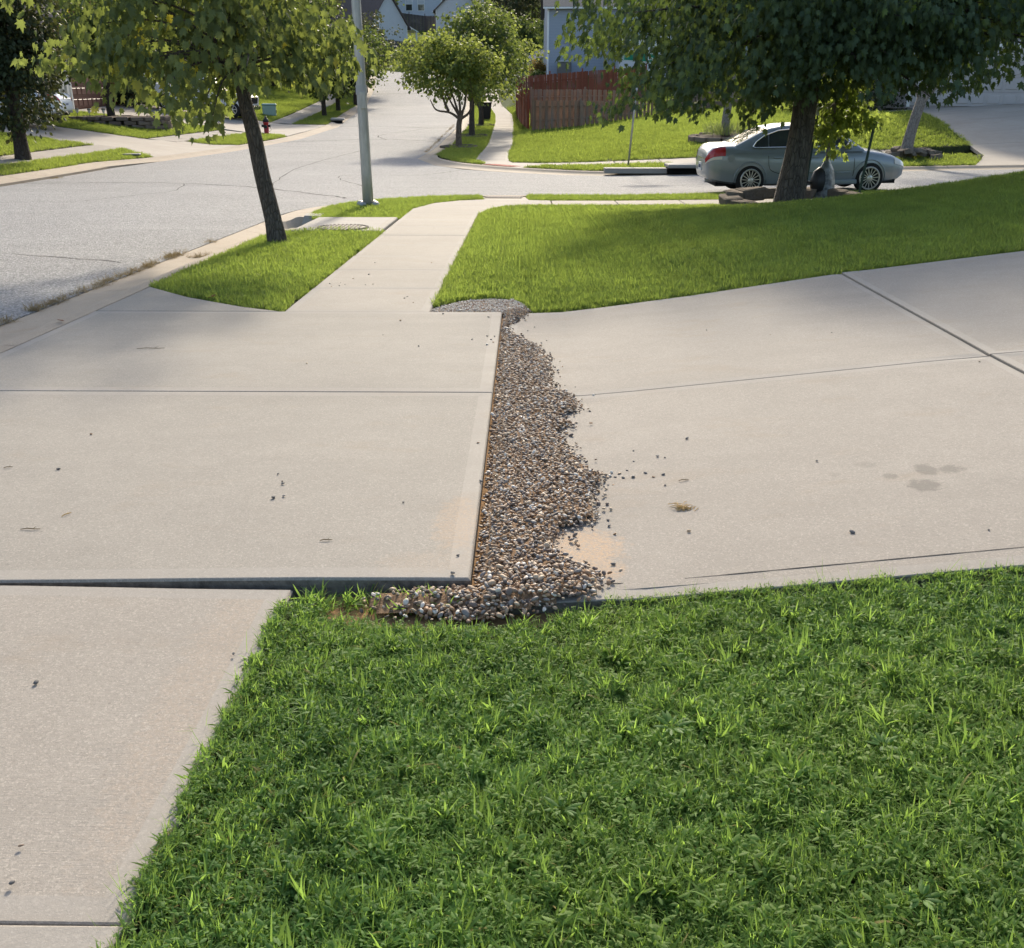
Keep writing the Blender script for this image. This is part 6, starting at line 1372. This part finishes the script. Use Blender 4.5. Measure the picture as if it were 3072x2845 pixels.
P = np.column_stack([-.828 - np.abs(Rg.normal(0, .010, 420)), Rg.uniform(.4, 3.05, 420)]); kp = Rg.random(420) < .25 + .9 * lump(P, 13, 1); scatter('grass', ground_pts(P, -.012)[kp], FRONT, .5, .95, 'grass lapping over the near sidewalk edge', .3)
P = np.column_stack([Rg.uniform(.3, 3.4, 330), 3.075 + np.abs(Rg.normal(0, .010, 330))]); kp = Rg.random(330) < .25 + .9 * lump(P, 11, 4); scatter('grass', ground_pts(P, -.015)[kp], FRONT, .4, .75, 'grass lapping over the right driveway edge', .3)
P = np.column_stack([Rg.uniform(-.78, -.25, 60), Rg.normal(3.10, .03, 60)]); scatter('grass', ground_pts(P, -.04), COARSE, .4, .85, 'weeds under the lifted apron edge', .5)
LAWNS['tree_strip'] = [(-3.79, 9.96), (-3.2, 9.36), (-2.55, 8.86), (-2.15, 8.62), (-2.14, 15.25), (-2.6, 15.42), (-3.2, 15.40), (-3.52, 15.2), (-3.79, 14.4)]
for key, lab in (('tree_strip', 'thick bright grass in the young maple strip'), ('pole_strip', 'thick bright grass around the lamp post'), ('kerb_strip', 'grass strip beside the near side street kerb')):
    turf(LAWNS[key], .25, PS, SIDEG, 800, -.02, .7, 1.15, lab, (-5, 9, 8, 24))
turf(LAWNS['side'], .25, PS, SIDEG, 800, -.02, .7, 1.2, 'thick lawn between the right driveway and the side street', (-1, 11.5, 8, 20.2), lambda P: np.hypot(P[:, 0] - MX, P[:, 1] - MY) > .95, lambda c: np.hypot(c[:, 0] - MX, c[:, 1] - MY) < 1.3)
P = pts_in(LAWNS['left_kerb_near'], 400); scatter('grass', ground_pts(P, -.02), SIDEG, .7, 1.1, 'grass strip beside the near left sidewalk', .15)
for key, dens, lab in (('far_strip', 130, 'grass strip under the street sign'), ('far_strip_b', 110, 'grass strip beside the forked tree'), ('far_lawn', 90, 'sloping lawn below the wooden fence'), ('far_walk_strip', 100, 'grass strip under the far street trees'), ('left_near', 90, 'lawn left of the white sedan driveway'), ('left_near_strip', 100, 'grass strip with the utility lid'), ('left_mid', 90, 'lawn in front of the block planter'), ('left_mid_strip', 90, 'grass strip around the hydrant'), ('left_far', 90, 'lawn with the green utility box'), ('left_far_strip', 60, 'grass strip of the left tree row')):
    turf(LAWNS[key], 1.0, PR, FARG, dens, 0, .7, 1.15, lab, (-28, 20, 22, 100))
P = np.column_stack([Rg.uniform(-24, 6, 9000), Rg.uniform(112.8, 160, 9000)]); scatter('grass', ground_pts(P, -.15), FARG, 1.4, 2.4, 'grass on the hill at the street end', .2)
# dry weeds in the joint between gutter and asphalt
q = []
for (y0_, y1_, n) in ((8.2, 8.6, 14), (9.0, 11.7, 120), (11.8, 12.3, 30), (12.6, 13.2, 45), (14.3, 14.6, 8)): q.append(np.column_stack([Rg.normal(-4.57, .035, n), Rg.uniform(y0_, y1_, n)]))
for (x, y) in ((-3.95, 12.9), (-4.1, 12.85), (-4.25, 12.8)): q.append(np.column_stack([Rg.normal(x, .08, 12), Rg.normal(y, .04, 12)]))
q.append(np.column_stack([Rg.uniform(-14.1, -13.4, 60), Rg.normal(29.4, .12, 60)]))
P = np.concatenate(q); scatter('dry_weeds', ground_pts(P, -.09), DRY, .5, 1.1, 'dry tan weeds along the gutter joint', .4)
P = np.column_stack([Rg.normal(-4.02, .02, 70), Rg.uniform(42, 60, 70)]); scatter('dry_weeds', ground_pts(P, -.09), DRY, .9, 1.6, 'dry weeds along the far right gutter', .4)
# broad weeds growing in the front lawn
GM_weed = leafmat('leaf_dandelion', (.07, .15, .035), (.14, .25, .06), (.3, .48, .08), .45)
for i, (x, y, r_, lab) in enumerate(((.42, 2.30, .075, 'pale broad leaved weed rosette in the middle of the front lawn'), (.10, 1.95, .07, 'bright dandelion rosette left of the pale weed'), (-.02, 2.42, .06, 'small dandelion rosette near the gravel end'), (.95, 2.15, .06, 'flat weed rosette right of the pale weed'), (.85, 1.62, .065, 'low weed rosette in the near right lawn'))):
    n = 11; az = np.linspace(0, 6.28, n, endpoint=False) + Rg.normal(0, .2, n); C = np.stack([.008 * np.cos(az), .008 * np.sin(az), np.full(n, .012)], 1); tip = np.stack([np.cos(az), np.sin(az), Rg.uniform(.15, .55, n)], 1); nr = np.stack([-.4 * np.cos(az), -.4 * np.sin(az), np.ones(n)], 1)
    W, T, k = place_leaves(oval_shape(.17), C, tip, nr, r_ * .62 * Rg.uniform(.6, 1.2, n)); e = empty('weed', (x, y, Z(x, y) - .012), 0, lab, 'weed'); link('leaves', trimesh('leaves', W, T, GM_weed, False, np.repeat(Rg.random(n), k)), e)
